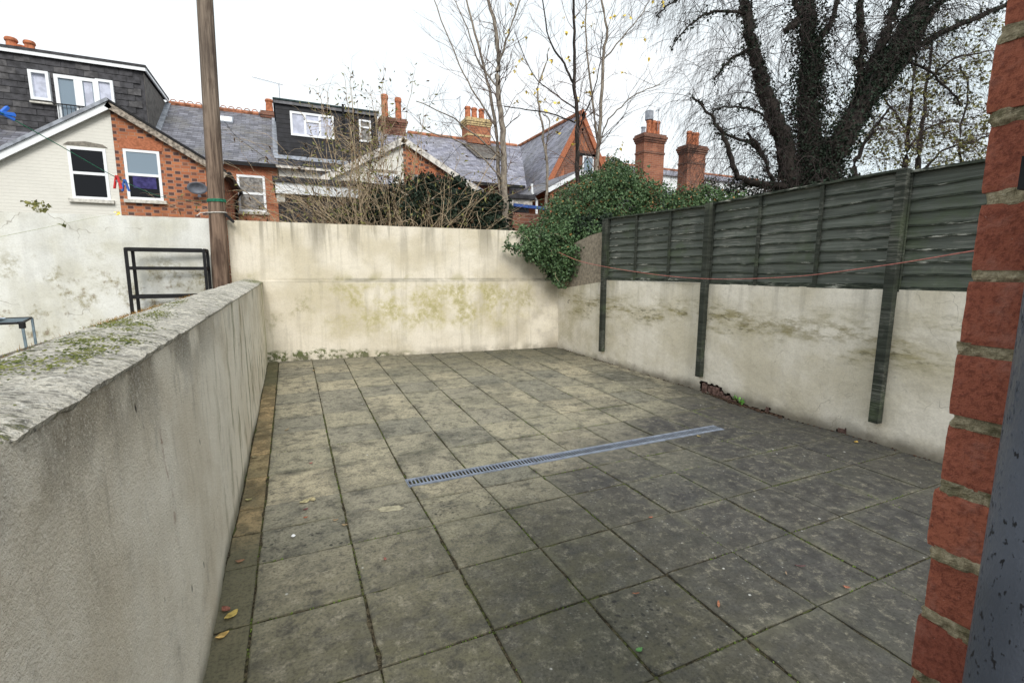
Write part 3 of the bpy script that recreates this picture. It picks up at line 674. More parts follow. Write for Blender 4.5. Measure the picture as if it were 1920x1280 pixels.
# ------------------------------------------------------------------ fence
posts = [(1.135, .19, 2.300, .0), (3.165, .18, 2.285, 0), (5.06, .215, 2.272, 0)]
plabels = ['nearest green fence post, fixed in front of the wall next to the brick pier', 'middle green fence post between the two long fence panels', 'farthest green fence post, next to the ivy']
for (y, z0, z1, _), lb in zip(posts, plabels):
    x = wallx(y)-.036; p = empty('fence_post', (x, y, z0), lb, 'fence post', 'posts of the green fence')
    wv = [mn.noise(Vector((y, k*1.7, 0)))*.004 for k in range(4)]
    m = MB().box(x-.032, x+.034, y-.039, y+.039, z0, z1); m.build('post', M['post'], p, bevel=.004)
def panel(ya, yb, z0, za, zb, label, seed):
    r = random.Random(seed)
    A = Vector((wallx(ya)+.03, ya, 0)); B = Vector((wallx(yb)+.03, yb, 0)); d = (B-A); Ln = d.length; d.normalize(); n = Vector((-d.y, d.x, 0))
    if n.x > 0: n = -n
    def P(u, o, z): q = A+d*u+n*o; return Vector((q.x, q.y, z))
    ztop = lambda u: za+(zb-za)*u/Ln
    p = empty('wooden_fence', tuple(P(Ln/2, 0, z0)), label, 'fence', 'lapped panels of the green fence')
    ns = 9; avg = (za+zb)/2-z0-.04; h = avg/ns
    for k in range(ns):
        m = MB(); U = lin(.01, Ln-.01, 44); ph = r.uniform(0, 50)
        def ed(u, kk, base):
            knot = sum(.016*math.exp(-((u-c)/.05)**2) for c in kn)
            return mn.noise(Vector((u*2.4, ph+kk*9, 0)))*.016+mn.noise(Vector((u*9, ph+kk*7, 0)))*.004-knot*(1 if kk == 0 else .0)
        kn = [r.uniform(.2, Ln-.2) for _ in range(r.choice((0, 0, 1)))]
        for u in U:
            zs0 = z0+.03+(ztop(u)-z0-.05)*k/ns; zs1 = z0+.03+(ztop(u)-z0-.05)*(k+1)/ns+.018
            zb_ = zs0+ed(u, 0, 0); bo = mn.noise(Vector((u*1.5, ph, 5)))*.003
            m.v += [tuple(P(u, .014+bo, zb_)), tuple(P(u, .0135+bo, zb_+.016)), tuple(P(u, .006+bo, (zb_+zs1)/2)), tuple(P(u, .0, zs1)), tuple(P(u, .004+bo, zb_))]
        for i in range(len(U)-1):
            a = i*5; c = a+5
            for j, mi in ((0, 1), (1, 0), (2, 0)): m.f.append((a+j, c+j, c+j+1, a+j+1)); m.m.append(mi)
            m.f.append((a+4, c+4, c, a)); m.m.append(1)
        m.f = [tuple(reversed(q)) for q in m.f] if d.y < 0 else m.f
        m.build('slat', [M['fence'], M['slatedge']], p)
    for u in (.022, Ln/3, Ln*2/3, Ln-.022):
        z1 = ztop(u)-.012; wd = .019 if u in (.022, Ln-.022) else .0165
        MB().obox(tuple(P(u, .030, (z0+z1)/2)), d*wd, n*.010, Vector((0, 0, (z1-z0)/2))).build('batten', M['post'], p, bevel=.002)
    MB().obox(tuple(P(Ln/2, .026, z0+.018)), d*(Ln/2-.045), n*.0075, Vector((0, 0, .019))).build('bottom_rail', M['slatedge'], p, bevel=.002)
    c = (P(0, .02, ztop(0))+P(Ln, .02, ztop(Ln)))/2; sl = Vector((P(Ln, 0, ztop(Ln))-P(0, 0, ztop(0)))).normalized()
    MB().obox(tuple(c), sl*(Ln/2+.0), n*.032, Vector((0, 0, .011))).build('capping_rail', M['slatedge'], p, bevel=.003)
    MB().obox(tuple(P(Ln/2, -.012, (z0+(za+zb)/2)/2)), d*(Ln/2-.01), n*.004, Vector((0, 0, (za+zb)/4-z0/2-.03))).build('backing', M['post'], p)
panel(3.175, 5.05, 1.345, 2.262, 2.275, 'farthest lapped green fence panel, between the ivy and the middle post', 1)
panel(1.145, 3.155, 1.330, 2.300, 2.275, 'middle lapped green fence panel, the longest in view', 2)
panel(-.78, 1.125, 1.318, 2.262, 2.272, 'nearest lapped green fence panel, partly hidden by the brick pier', 3)

# ------------------------------------------------------------------ brick pier and pipe
PX, PY = .865, -.950
bp = empty('brick_pier', (PX+.1, PY-.1, 0), 'red brick pier with rough olive mortar at the right edge, close to the camera', 'pier')
r = random.Random(12); H = .0752
zbase = 1.4789+(640-640)/900
core = MB()
zz = -.02
nc = 34
z0c = 1.474-.048-.0752*19     # course phase
rough = []
def roughbox(x0, x1, y0, y1, z0, z1, amp, n=5, seed=0, ny=9):
    m = MB(); xs = [x0, x1]; ys2 = lin(y0, y1, ny); zs2 = lin(z0, z1, n)
    def nv(v, q): return mn.noise(Vector((v[0]*q+seed, v[1]*q, v[2]*q)))
    # face towards -x, face towards +y, top and bottom strips as a closed shell
    def put(x, y, z, dx=0, dy=0, dz=0):
        a = nv((x, y, z), 70)*amp+nv((x, y, z), 160)*amp*.8
        m.v.append((x+dx*a, y+dy*a, z+dz*a*.5)); return len(m.v)-1
    loop = []
    path = [(x0+.1, y1)]+[(x0+.1*(1-k/5), y1) for k in range(1, 5)]+[(x0, y1)]+[(x0, y1+(y0-y1)*k/(ny)) for k in range(1, ny+1)]
    for z in zs2:
        row_ = []
        for (x, y) in path:
            edge = z in (z0, z1)
            ins = .0008 if edge else 0
            dx, dy = (-1, 0) if y < y1-1e-6 else ((0, 1) if x > x0+1e-6 else (-.7, .7))
            cxn = ins*(-dx); cyn = ins*(-dy)
            if (dx, dy) == (-.7, .7): cxn += .0015; cyn -= .0015
            row_.append(put(x+cxn, y+cyn, z, dx, dy, 0))
        loop.append(row_)
    for a in range(len(loop)-1):
        for k in range(len(path)-1): m.f.append((loop[a][k], loop[a][k+1], loop[a+1][k+1], loop[a+1][k])); m.m.append(0)
    for rw_, flip in ((loop[0], 1), (loop[-1], 0)):
        b = len(m.v); z = m.v[rw_[0]][2]; m.v.append((x0+.1, y0, z)); f = tuple(rw_)+(b,); m.f.append(f if flip else tuple(reversed(f))); m.m.append(0)
    return m
for k in range(nc):
    z0 = z0c+H*k-.02; z1 = z0+.0635
    xo = r.uniform(-.0025, .0025); yo = r.uniform(-.003, .003)
    l1 = .215 if k % 2 else .1025
    roughbox(PX+xo, PX+.1, PY+yo-l1, PY+yo, z0+r.uniform(-.001, .001), z1, .0006, 12, k*3.1, 34).build('brick', M['pbrick'], bp, smooth=False)
    l2 = .46-l1
    roughbox(PX+xo+.001, PX+.1, PY+yo-l1-l2, PY+yo-l1-.01, z0, z1, .0008, 4, k*5.7, 8).build('brick', M['pbrick'], bp)
    rec = r.uniform(-.0015, .0015)
    roughbox(PX+rec, PX+.1, PY-.46, PY-r.uniform(-.001, .004), z1-.002, z0+H+.002, .0042, 7, k*1.9, 70).build('mortar_joint', M['mortar'], bp)
MB().box(PX+.013, PX+.7, PY-.46, PY-.013, -.1, z0c+H*nc-.02).build('pier_core', M['mortar'], bp)

dp = empty('drainpipe', (.8195, -1.050, 0), 'dark grey speckled drainpipe standing against the brick pier', 'pipe')
m = MB().tube([(.8195, -1.050, z) for z in lin(-.1, 2.45, 24)], .037, 40); m.build('pipe', M['pipe'], dp, smooth=True)
m = MB().tube([(.8195, -1.050, 1.548), (.8195, -1.050, 1.575)], 0.0415, 40); m.box(.80, .864, -1.020, -1.004, 1.548, 1.575); m.build('pipe_clip', M['blackmetal'], dp)

# ------------------------------------------------------------------ utility pole
b0, t0 = aY(415, 530, 6.80), aY(384, 0, 6.80)
ax = (t0-b0).normalized(); base = b0-ax*(b0.z+.3)/ax.z; topp = b0+ax*(7.6-b0.z)/ax.z
up = empty('utility_pole', tuple(base), 'tall weathered brown wooden pole rising beside the back wall', 'pole')
MB().tube([base.lerp(topp, k/30) for k in range(31)], [.116-.030*k/30 for k in range(31)], 26).build('pole', M['pole'], up, smooth=True)
pc = b0+ax*((2.27-b0.z)/ax.z)
def ringpts(c, rr, n=24, tilt=0): return [c+Vector((rr*cos(2*pi*k/n), rr*sin(2*pi*k/n), tilt*cos(2*pi*k/n))) for k in range(n+1)]
ropew = simple('white_rope', (.55, .52, .48), .9, .1, .2, 40); ropeg = simple('green_cord', (.03, .20, .12), .8, .2, .2, 40)
MB().tube(ringpts(pc, .114, 24, .008), .008, 6).build('rope_loop', ropew, up)
MB().tube([pc+Vector((-.10, -.06, 0)), pc+Vector((-.19, -.1, -.02)), pc+Vector((-.23, -.12, -.06))], .006, 5).build('rope_end', ropew, up)
pc2 = b0+ax*((2.42-b0.z)/ax.z)
for q in (0, .013, .027): MB().tube(ringpts(pc2+Vector((0, 0, q)), .113, 24, .005), .006, 6).build('cord_loop', ropeg, up)
m = MB().obox(tuple(pc+Vector((.15, -.05, -.07))), Vector((.05, 0, -.055)), Vector((0, .02, 0)), Vector((.012, 0, .014))); m.build('bracket', M['blackmetal'], up)

# ------------------------------------------------------------------ washing lines and pegs
def curve(pts, n=10):
    out = []; P = [pts[0]]+pts+[pts[-1]]
    for i in range(1, len(P)-2):
        for k in range(n):
            t = k/n; a, b_, c, d = P[i-1], P[i], P[i+1], P[i+2]
            out.append(.5*((2*b_)+(c-a)*t+(2*a-5*b_+4*c-d)*t*t+(3*b_-a-3*c+d)*t*t*t))
    out.append(P[-2]); return out
gl = curve([aD(-80, 172, 1.75), aD(6, 214, 2.0), aD(110, 272, 2.5), aD(228, 338, 3.3), aD(300, 368, 4.4), aD(352, 376, 5.6), aD(400, 377, 7.6)])
o = MB().tube(gl, .0022, 5).build('washing_line', ropeg); tag(o, 'thin green washing line sloping down from the upper left to the wooden pole', 'washing line')
pl = curve([aD(1000, 440, 8.25), aD(1030, 463, 8.2), aD(1080, 487, 7.6), aD(1140, 501, 6.9), aD(1240, 516, 5.6), aD(1340, 523, 4.6), aD(1480, 519, 3.4), aD(1640, 500, 2.3), aD(1815, 472, 1.5), aD(1850, 466, 1.35)])
o = MB().tube(pl, [.0042-.0022*k/(len(pl)-1) for k in range(len(pl))], 5).build('washing_line', simple('pink_cord', (.48, .17, .14), .8, .2, .2, 30)); tag(o, 'thin pink cord hanging across the green fence from the ivy to the brick pier', 'washing line')
yl = curve([aD(-40, 452, 3.2), aD(60, 432, 3.9), aD(118, 420, 4.5), aD(200, 404, 6.2), aD(262, 398, 7.9)])
o = MB().tube(yl, .0015, 4).build('garden_string', simple('pale_string', (.45, .48, .30), .9, .1, .2, 30)); tag(o, 'faint pale green string crossing the white wall above the shelf rack', 'string')
pw = MB()
for q in range(3): pw.leaf(aD(118, 420, 4.5), .05, random.Random(q+3))
tag(pw.build('leaf', M['olive']), 'yellow-green leaf caught on the pale string in front of the white wall', 'leaf')
def peg(p, colr, label, s=1.0, tilt=.25, nm='clothes_peg'):
    e = empty(nm, tuple(p), label, 'clothes peg'); mt = simple(colr[0], colr[1], .45, .4, .1, 5, bump=0)
    for sg in (-1, 1):
        m = MB(); a = Vector((cos(YAW), -sin(YAW), 0))
        c0 = p+Vector((0, 0, .012*s)); c1 = p+a*(sg*.018*s)+Vector((0, 0, -.062*s))
        dd = (c1-c0); ax_ = dd*.5; m.obox((c0+c1)/2+a*sg*.003, ax_, a*.0045*s, a.cross(Vector((0, 0, 1)))*.006*s); m.build('peg_arm', mt, e, bevel=.0015)
    MB().tube([p+Vector((0, -.008, -.02*s)), p+Vector((0, .008, -.02*s))], .006*s, 8).build('spring', M['lead'], e)
peg(aD(219, 333, 3.2), ('red_plastic', (.55, .03, .03)), 'red clothes peg on the green washing line in front of the brick house', 1.15)
peg(aD(234, 340, 3.4), ('blue_plastic', (.03, .10, .38)), 'small blue clothes peg hanging right beside the red one', 1.1)
e = empty('peg_cluster', tuple(aD(2, 212, 2.0)), 'bright blue plastic peg cluster hanging on the line at the left edge', 'clothes peg'); mt = simple('bright_blue', (.01, .12, .55), .4, .5, .1, 5, bump=0)
c = aD(2, 212, 2.0)
for k in range(7):
    a = random.Random(k); v = Vector((a.uniform(-1, 1), a.uniform(-1, 1), a.uniform(-.6, .9))).normalized()
    MB().obox(c+v*.018, v*.026, v.cross(Vector((0, 0, 1))).normalized()*.007, v.cross(v.cross(Vector((0, 0, 1)))).normalized()*.006).build('peg_arm', mt, e, bevel=.0015)

# ------------------------------------------------------------------ things in the neighbouring yard
sr = empty('shelf_rack', (-1.25, 6.65, 0), 'empty black metal shelf rack standing against the pale wall', 'shelf')
xa, xb, yf, yb_ = -1.66, -.81, 6.50, 6.80
for x in (xa, xb):
    for y in (yf, yb_): MB().box(x-.017, x+.017, y-.017, y+.017, 0, 1.755).build('leg', M['blackmetal'], sr)
for z in (.3, .78, 1.13, 1.50, 1.742):
    t = .022; m = MB()
    m.box(xa+.018, xb-.018, yf-.016, yf+.012, z-t, z+t); m.box(xa+.018, xb-.018, yb_-.012, yb_+.016, z-t, z+t)
    m.box(xa-.016, xa+.012, yf+.018, yb_-.018, z-t, z+t); m.box(xb-.012, xb+.016, yf+.018, yb_-.018, z-t, z+t)
    m.build('shelf_frame', M['blackmetal'], sr)
al_ = simple('airer_metal', (.20, .26, .30), .4, .5, .15, 20, metal=.5, bump=0)
ar = empty('clothes_airer', (-2.3, 4.0, 0), 'grey metal clothes airer with pale cloth, behind the left wall', 'clothes airer')
c1 = Vector((-1.82, 4.10, 1.04)); d1 = Vector((-1, -.18, 0)).normalized(); d2 = Vector((-.25, 1, 0)).normalized()
MB().tube([c1+d1*1.3, c1+d1*.03, c1+d1*.0+d2*.03, c1+d2*.55, c1+d2*.55+d1*1.3], .010, 8).build('top_frame', M['blackmetal'], ar)
for k in range(5):
    q = .1+.1*k; MB().tube([c1+d2*q, c1+d2*q+d1*1.3], .004, 5).build('rod', al_, ar)
for q in (0, .55): MB().tube([c1+d2*q, c1+d2*(q*.8)+Vector((.03, -.02, -1.04))], .011, 8).build('leg', al_, ar)
MB().obox(tuple(c1+Vector((0, 0, -.02))), Vector((.018, 0, 0)), Vector((0, .018, 0)), Vector((0, 0, .026))).build('corner_joint', M['blackmetal'], ar, bevel=.004)
m = MB(); 
for i in range(9):
    for j in range(6): p_ = c1+d1*(.16+.12*i)+d2*(.04+.09*j); m.v.append((p_.x, p_.y, 1.06+.012*sin(i*1.3+j)))
for i in range(8):
    for j in range(5): a = i*6+j; m.f.append((a, a+6, a+7, a+1)); m.m.append(0)
cl = m.build('cloth', simple('pale_blue_cloth', (.55, .66, .80), .9, .1, .1, 6)); tag(cl, 'pale blue cloth drying on the metal airer at the left edge', 'cloth')
sm = cl.modifiers.new('s', 'SOLIDIFY'); sm.thickness = .004

# ------------------------------------------------------------------ houses
def add_window(parent, x0, x1, z0, z1, Y, kind='sash', glass='glassdark', frame='white', sill=True, t=.05, proud=.02, lintel=None, glass2=None):
    m = MB(); yf_ = Y-proud; yb2 = Y+.06
    m.box(x0, x0+t, yf_, yb2, z0, z1); m.box(x1-t, x1, yf_, yb2, z0, z1); m.box(x0+t, x1-t, yf_, yb2, z0, z0+t); m.box(x0+t, x1-t, yf_, yb2, z1-t, z1)
    panes = []
    if kind == 'sash':
        zm = (z0+z1)/2; m.box(x0+t, x1-t, yf_-.008, yb2, zm-t*.5, zm+t*.55); panes = [(x0+t, x1-t, z0+t, zm-t*.5, glass2 or glass), (x0+t, x1-t, zm+t*.55, z1-t, glass)]
    elif kind == 'triple':
        a = x0+(x1-x0)*.33; b_ = x0+(x1-x0)*.67; m.box(a-t/2, a+t/2, yf_, yb2, z0+t, z1-t); m.box(b_-t/2, b_+t/2, yf_, yb2, z0+t, z1-t); zt_ = z0+(z1-z0)*.66
        m.box(a+t/2, b_-t/2, yf_, yb2, zt_-t/2, zt_+t/2)
        panes = [(x0+t, a-t/2, z0+t, z1-t, glass), (a+t/2, b_-t/2, z0+t, zt_-t/2, glass), (a+t/2, b_-t/2, zt_+t/2, z1-t, glass), (b_+t/2, x1-t, z0+t, z1-t, glass)]
    elif kind == 'topbar':
        zt_ = z0+(z1-z0)*.66; m.box(x0+t, x1-t, yf_, yb2, zt_-t/2, zt_+t/2); panes = [(x0+t, x1-t, z0+t, zt_-t/2, glass), (x0+t, x1-t, zt_+t/2, z1-t, glass)]
    else: panes = [(x0+t, x1-t, z0+t, z1-t, glass)]
    wo = m.build('window', M[frame], parent)
    for a, b_, c, d, gl_ in panes:
        MB().box(a, b_, Y-.004, Y+.004, c, d).build('pane', M[gl_], wo)
    if sill: MB().box(x0-.07, x1+.07, Y-.09, Y+.02, z0-.085, z0-.005).build('sill', M['stone'], wo)
    if lintel: MB().box(x0-.05, x1+.05, Y-.012, Y+.02, z1+.004, z1+.20).build('lintel', M[lintel], wo)
    return wo
def slope_board(p0, p1, Yf, w_, thick, mat, name, parent, back=.0):
    a, b_ = Vector((p0[0], 0, p0[1])), Vector((p1[0], 0, p1[1])); d = (b_-a).normalized(); n = Vector((-d.z, 0, d.x)); n = n if n.z > 0 else -n
    pts = [(q.x, Yf, q.z) for q in (a, b_, b_-n*w_, a-n*w_)]; return MB().prism(pts, (0, thick, 0)).build(name, mat, parent)
def roof_plane(pts, th, mat, name, parent): return MB().prism([Vector(p) for p in pts], (0, 0, -th)).build(name, mat, parent)
def pot(parent, x, y, z, h=.55, r_=.12, mat='terra'):
    MB().lathe((x, y, z), [(r_*.95, 0), (r_*.8, h*.75), (r_*.83, h*.78), (r_*1.0, h*.84), (r_*1.0, h*.93), (r_*.85, h), (r_*.6, h), (r_*.6, h-.1)], 16).build('chimney_pot', M[mat], parent, smooth=False)
def chimney(parent, x0, x1, y0, y1, z0, z1, pots, mat='brick', cap='brickdark', band=True, ph=.5, pr2=.12):
    m = MB().box(x0, x1, y0, y1, z0, z1-.34)
    for k, (dz, o) in enumerate(((.34, .03), (.26, .06), (.17, .09), (.08, .05))):
        zt_ = z1-dz; m.box(x0-o, x1+o, y0-o, y1+o, zt_, zt_+(.08 if k < 2 else .09 if k == 2 else .08), 1)
    if band: m.box(x0-.025, x1+.025, y0-.025, y1+.025, z1-.78, z1-.70, 1)
    c = m.build('chimney', [M[mat], M[cap]], parent)
    for (fx, h, rr, mt) in pots: pot(c, x0+(x1-x0)*fx, (y0+y1)/2, z1, h, rr, mt)
    return c
YM, YO, YR = 17.4, 14., 21.
ZE, ZR = 5.04, 7.50
slate_m = [bpy.data.meshes.new('hanging_slate')]
def slatemesh(w_, h_):
    m = MB().prism([(0, 0, 0), (w_, 0, 0), (w_, .02, h_), (0, .02, h_)], (0, .006, 0)); o = m.build('tmp', M['darkslate']); me = o.data; me.name = 'hanging_slate'; bpy.data.objects.remove(o); return me
# house A: rendered half of the first pair, with slate hung dormer
hA = empty('terraced_house', (-5.7, YM, 0), 'cream rendered house with the large slate-hung dormer at the far left', 'house')
MB().box(-8.4, -3.52, YM, 25, -.3, ZE).build('wall', M['creambrick'], hA)
apx, apz = -3.505, 5.45
MB().prism([(-7.5, YO, -.3), (apx, YO, -.3), (apx, YO, apz-.05), (-7.5, YO, apz-.05-(apx+7.5)*.655)], (0, YM-YO-.002, 0)).build('outrigger_wall', M['creambrick'], hA)
SL = .655
roof_plane([(-7.6, YO-.12, apz+.04-SL*(apx+7.6)), (apx, YO-.12, apz+.04), (apx, YM+1.2, apz+.04), (-7.6, YM+1.2, apz+.04-SL*(apx+7.6))], .07, M['slate'], 'outrigger_roof', hA)
slope_board((-7.6, apz-.00-SL*(apx+7.6)), (apx, apz-.00), YO-.15, .15, .03, M['white'], 'bargeboard', hA)
slope_board((-7.6, apz+.075-SL*(apx+7.6)), (apx, apz+.075), YO-.20, .07, .05, M['lead'], 'verge_trim', hA)
roof_plane([(-8.4, YM-.15, ZE-.1), (-3.5, YM-.15, ZE-.1), (-3.5, YR, ZR), (-8.4, YR, ZR)], .08, M['slate'], 'roof', hA)
roof_plane([(-8.4, 25, ZE-.1), (-8.4, YR, ZR), (-3.5, YR, ZR), (-3.5, 25, ZE-.1)], .08, M['slate'], 'roof', hA)
wA = add_window(hA, -4.41, -3.68, 3.17, 4.37, YO, 'sash', 'glassdark', t=.06)
MB().prism([(-4.47, YO-.015, 4.40), (-3.63, YO-.015, 4.40), (-3.72, YO-.015, 4.47), (-4.05, YO-.015, 4.51), (-4.38, YO-.015, 4.47)], (0, .012, 0)).build('arch', simple('arch_grey_brick', (.22, .20, .17), .9, .2), hA)  # grey brick arch above the window
dz0, dz1 = 5.35, 7.52
dm = MB().box(-8.4, -3.56, 18., 21, dz0-.3, dz1); dm.build('dormer_wall', M['darkslate'], hA)
cheekm = MB().prism([(-3.555, 18.0, 5.44), (-3.555, 21.0, 7.47), (-3.555, 21.0, 7.50), (-3.555, 18.0, 7.50)], (.008, 0, 0)).build('dormer_cheek', M['cheek'], hA)
MB().box(-8.5, -3.45, 17.86, 21.05, 7.63, 7.70).build('dormer_roof', M['darkslate'], hA)
MB().box(-8.5, -3.47, 17.88, 17.92, 7.53, 7.63).build('fascia', M['white'], hA)
MB().box(-3.50, -3.46, 17.92, 21.0, 7.55, 7.63).build('fascia', M['white'], hA)
MB().prism([(-3.55, 18.0, 5.47), (-3.55, 21.0, 7.52), (-3.55, 21.0, 7.56), (-3.55, 18.0, 5.50)], (.16, 0, 0)).build('flashing', M['lead'], hA)
rs = random.Random(2); mes = slatemesh(.335, .195); mes2 = mes.copy(); mes2.materials[0] = M['darkslate2']
openings = [(-6.28, -5.78, 6.27, 7.14), (-5.74, -4.30, 5.40, 7.16), (-4.7, -4.28, 6.5, 7.16)]
rown = 12; rh = (7.53-5.40)/rown
for k in range(rown):
    z = 5.40+rh*k; x = -7.05-(.17 if k % 2 else 0)
    while x < -3.60:
        if x+.34 > -7.05:
            x2 = x+.34
            if not any(x > a+.03 and x2 < c-.03 and z > b_+.03 and z+rh < d-.03 for a, b_, c, d in [(o_[0]-.0, o_[2]-.0, o_[1]+.0, o_[3]+.0) for o_ in openings]):
                if x2 <= -3.56+.02:
                    so = bpy.data.objects.new('hanging_slate', mes if rs.random() < .75 else mes2); COL.objects.link(so); so.parent = hA
                    so.matrix_parent_inverse = Matrix.Translation(-hA.location)
                    so.location = (x+rs.uniform(-.004, .004), 17.955+rs.uniform(-.004, .004), z-.012+rs.uniform(-.004, .002)); so.rotation_euler = (rs.uniform(-.02, .01), rs.uniform(-.004, .004), 0)
        x += .34
# dormer windows, left casement stands open
add_window(hA, -6.25, -5.80, 6.32, 7.12, 17.93, 'single', 'curtain', sill=False, t=.07, proud=.10)
fd = add_window(hA, -5.70, -4.72, 5.42, 7.10, 17.93, 'single', 'glasssky', sill=False, t=.09, proud=.05)
MB().box(-5.25, -5.05, 17.87, 17.94, 5.5, 7.0).build('door_stile', M['white'], fd); MB().box(-5.03, -4.84, 17.918, 17.924, 5.5, 7.0).build('curtain', M['curtain'], fd)
add_window(hA, -4.74, -4.32, 6.35, 7.12, 17.93, 'single', 'curtain', sill=False, t=.07, proud=.06)
m = MB().box(-5.78, -4.3, 17.82, 17.845, 6.25, 6.28)
for k in range(16): x = -5.75+k*.095; m.box(x-.006, x+.006, 17.826, 17.838, 5.45, 6.25)
m.build('balcony_rail', M['blackmetal'], hA)
MB().box(-6.3, -5.72, 17.86, 18., 6.235, 6.28).build('dormer_sill', M['stone'], hA)
chimney(hA, -7.9, -7.0, 20.7, 21.3, 7.4, 8.35, [(.3, .60, .17, 'terra'), (.8, .58, .16, 'terra'), (.55, .4, .15, 'terra')])
m = MB().box(-8.4, -5.70, 13.7, 13.95, 1., 2.95); 

# house B: chequered brick half with slate roof
hB = empty('terraced_house', (-1.7, YM, 0), 'orange chequered brick house with a satellite dish, behind the wooden pole', 'house')
MB().box(-3.5, .03, YM, 25, -.3, ZE).build('wall', M['brick'], hB)
exr = -1.31
MB().prism([(apx+.002, YO, -.3), (exr, YO, -.3), (exr, YO, 4.10), (apx+.002, YO, apz-.05)], (0, YM-YO-.002, 0)).build('outrigger_wall', M['brickflem'], hB)
SR = (apz-4.10)/(exr-apx)
roof_plane([(apx+.002, YO-.12, apz+.04), (exr+.18, YO-.12, apz+.04-SR*(exr+.18-apx)), (exr+.18, YM-.16, apz+.04-SR*(exr+.18-apx)), (apx+.002, YM+1.2, apz+.04)], .07, M['slate'], 'outrigger_roof', hB)
slope_board((apx+.004, apz), (exr+.18, apz-SR*(exr+.18-apx)), YO-.15, .14, .03, M['greywood'], 'bargeboard', hB)
slope_board((apx+.004, apz+.07), (exr+.18, apz+.07-SR*(exr+.18-apx)), YO-.18, .045, .05, M['blackmetal'], 'verge_trim', hB)
MB().tube([(exr+.22, YO-.1, 4.0), (exr+.22, YM-.05, 4.0)], .055, 10).build('gutter', M['blackmetal'], hB)
MB().tube([(exr+.22, YM-.25, 3.95), (exr+.06, YM-.1, 3.7), (exr+.06, YM-.1, 0)], .04, 8).build('downpipe', M['blackmetal'], hB)
roof_plane([(-3.5, YM-.2, ZE-.12), (.06, YM-.2, ZE-.12), (.06, YR, ZR), (-3.5, YR, ZR)], .08, M['slate'], 'roof', hB)
roof_plane([(-3.5, 25, ZE-.1), (-3.5, YR, ZR), (.06, YR, ZR), (.06, 25, ZE-.1)], .08, M['slate'], 'roof', hB)
MB().box(-1.5, .05, YM-.24, YM-.18, ZE-.20, ZE-.08).build('gutter', M['blackmetal'], hB)
wB = add_window(hB, -3.34, -2.60, 3.22, 4.42, YO, 'sash', 'glasssky', t=.06, glass2='glassdark')
MB().prism([(-3.40, YO-.010, 4.43), (-2.54, YO-.010, 4.43), (-2.50, YO-.010, 4.66), (-2.97, YO-.010, 4.70), (-3.44, YO-.010, 4.66)], (0, .009, 0)).build('arch', M['lintel'], hB)
MB().box(-3.20, -2.72, YO-.012, YO-.006, 3.50, 3.80).build('towel', M['purple'], wB)
add_window(hB, -1.19, -.37, 3.41, 4.58, YM, 'sash', 'curtaingrey', t=.07, lintel='lintel')
sk = Vector((-1.62, 20.1, ZR-(YR-20.1)*.683+.03)); MB().obox(sk, Vector((.26, 0, 0)), Vector((0, .22, .15)), Vector((0, -.03, .045))).build('skylight', M['lead'], hB)
MB().obox(sk+Vector((0, -.03, .048)), Vector((.21, 0, 0)), Vector((0, .18, .125)), Vector((0, -.004, .006))).build('skylight_pane', M['white'], hB)
for k in range(13):
    x = -3.45+k*.265
    if x > -.6: break
    m = MB().tube([(x, YR, ZR+.02), (x+.26, YR, ZR+.02)], .085, 8)
    m.tube([(x+.13+.09*cos(a), YR, ZR+.10+.07*sin(a)) for a in lin(0, pi, 6)], .016, 5)
    m.build('ridge_tile', M['ridge'], hB)
MB().tube([(-.05, YR, ZR+.02), (-.6, YR, ZR+.02)], .07, 8).build('ridge_tile', M['slate'], hB)
chimney(hB, -.42, .12, 20.8, 21.4, 7.0, 7.62, [(.5, .52, .15, 'terra')], band=False)

# house C: black dormer
hC = empty('terraced_house', (1.8, YM, 0), 'house with the black weatherboarded dormer, right of the chequered brick house', 'house')
MB().box(.07, 3.53, YM, 25, -.3, ZE).build('wall', M['creambrick'], hC)
roof_plane([(.07, YM-.2, ZE-.12), (3.53, YM-.2, ZE-.12), (3.53, YR, ZR), (.07, YR, ZR)], .08, M['darkslate'], 'roof', hC)
roof_plane([(.07, 25, ZE-.1), (.07, YR, ZR), (3.53, YR, ZR), (3.53, 25, ZE-.1)], .08, M['slate'], 'roof', hC)
MB().box(.0, 3.5, YM-.26, YM-.2, ZE-.18, ZE-.10).build('fascia', M['whitewood'], hC)
MB().box(.10, 3.47, 18., 21, 5.3, 7.12).build('dormer_wall', M['black'], hC)
for k in range(11): MB().box(.08, 3.49, 17.97, 17.995, 5.42+k*.153, 5.42+k*.153+.145).build('weatherboard', M['black'], hC)
MB().box(.02, 3.55, 17.85, 21.05, 7.22, 7.27).build('dormer_roof', simple('green_black_felt', (.03, .05, .05), .8, .2), hC)
MB().box(.04, 3.53, 17.88, 17.93, 7.11, 7.21).build('fascia', simple('grey_fascia', (.14, .14, .15), .6, .3), hC)
MB().box(-.10, .08, 17.4, 21., 5.0, 5.02)
MB().prism([(-.08, 17.9, 5.36), (-.08, 21.0, 7.52), (-.08, 21.0, 7.56), (-.08, 17.9, 5.42)], (.16, 0, 0)).build('flashing', M['lead'], hC)
MB().obox((1.7, 17.75, 5.33), Vector((1.75, 0, 0)), Vector((0, .12, .08)), Vector((0, 0, .01))).build('flashing', M['lead'], hC)
add_window(hC, .53, 1.95, 6.12, 6.92, 17.96, 'triple', 'curtain', sill=False, t=.07, proud=.04)
add_window(hC, 2.82, 3.24, 6.16, 6.93, 17.96, 'topbar', 'curtaingrey', sill=False, t=.06, proud=.04)
MB().tube([(2.28, 17.86, 6.3), (2.28, 17.86, 7.35)], .04, 8).build('vent_pipe', M['blackmetal'], hC)
MB().tube([(3.40, 17.86, 5.4), (3.40, 17.86, 7.15)], .04, 8).build('downpipe', M['blackmetal'], hC)
dA = 3.55; dzp = 5.42
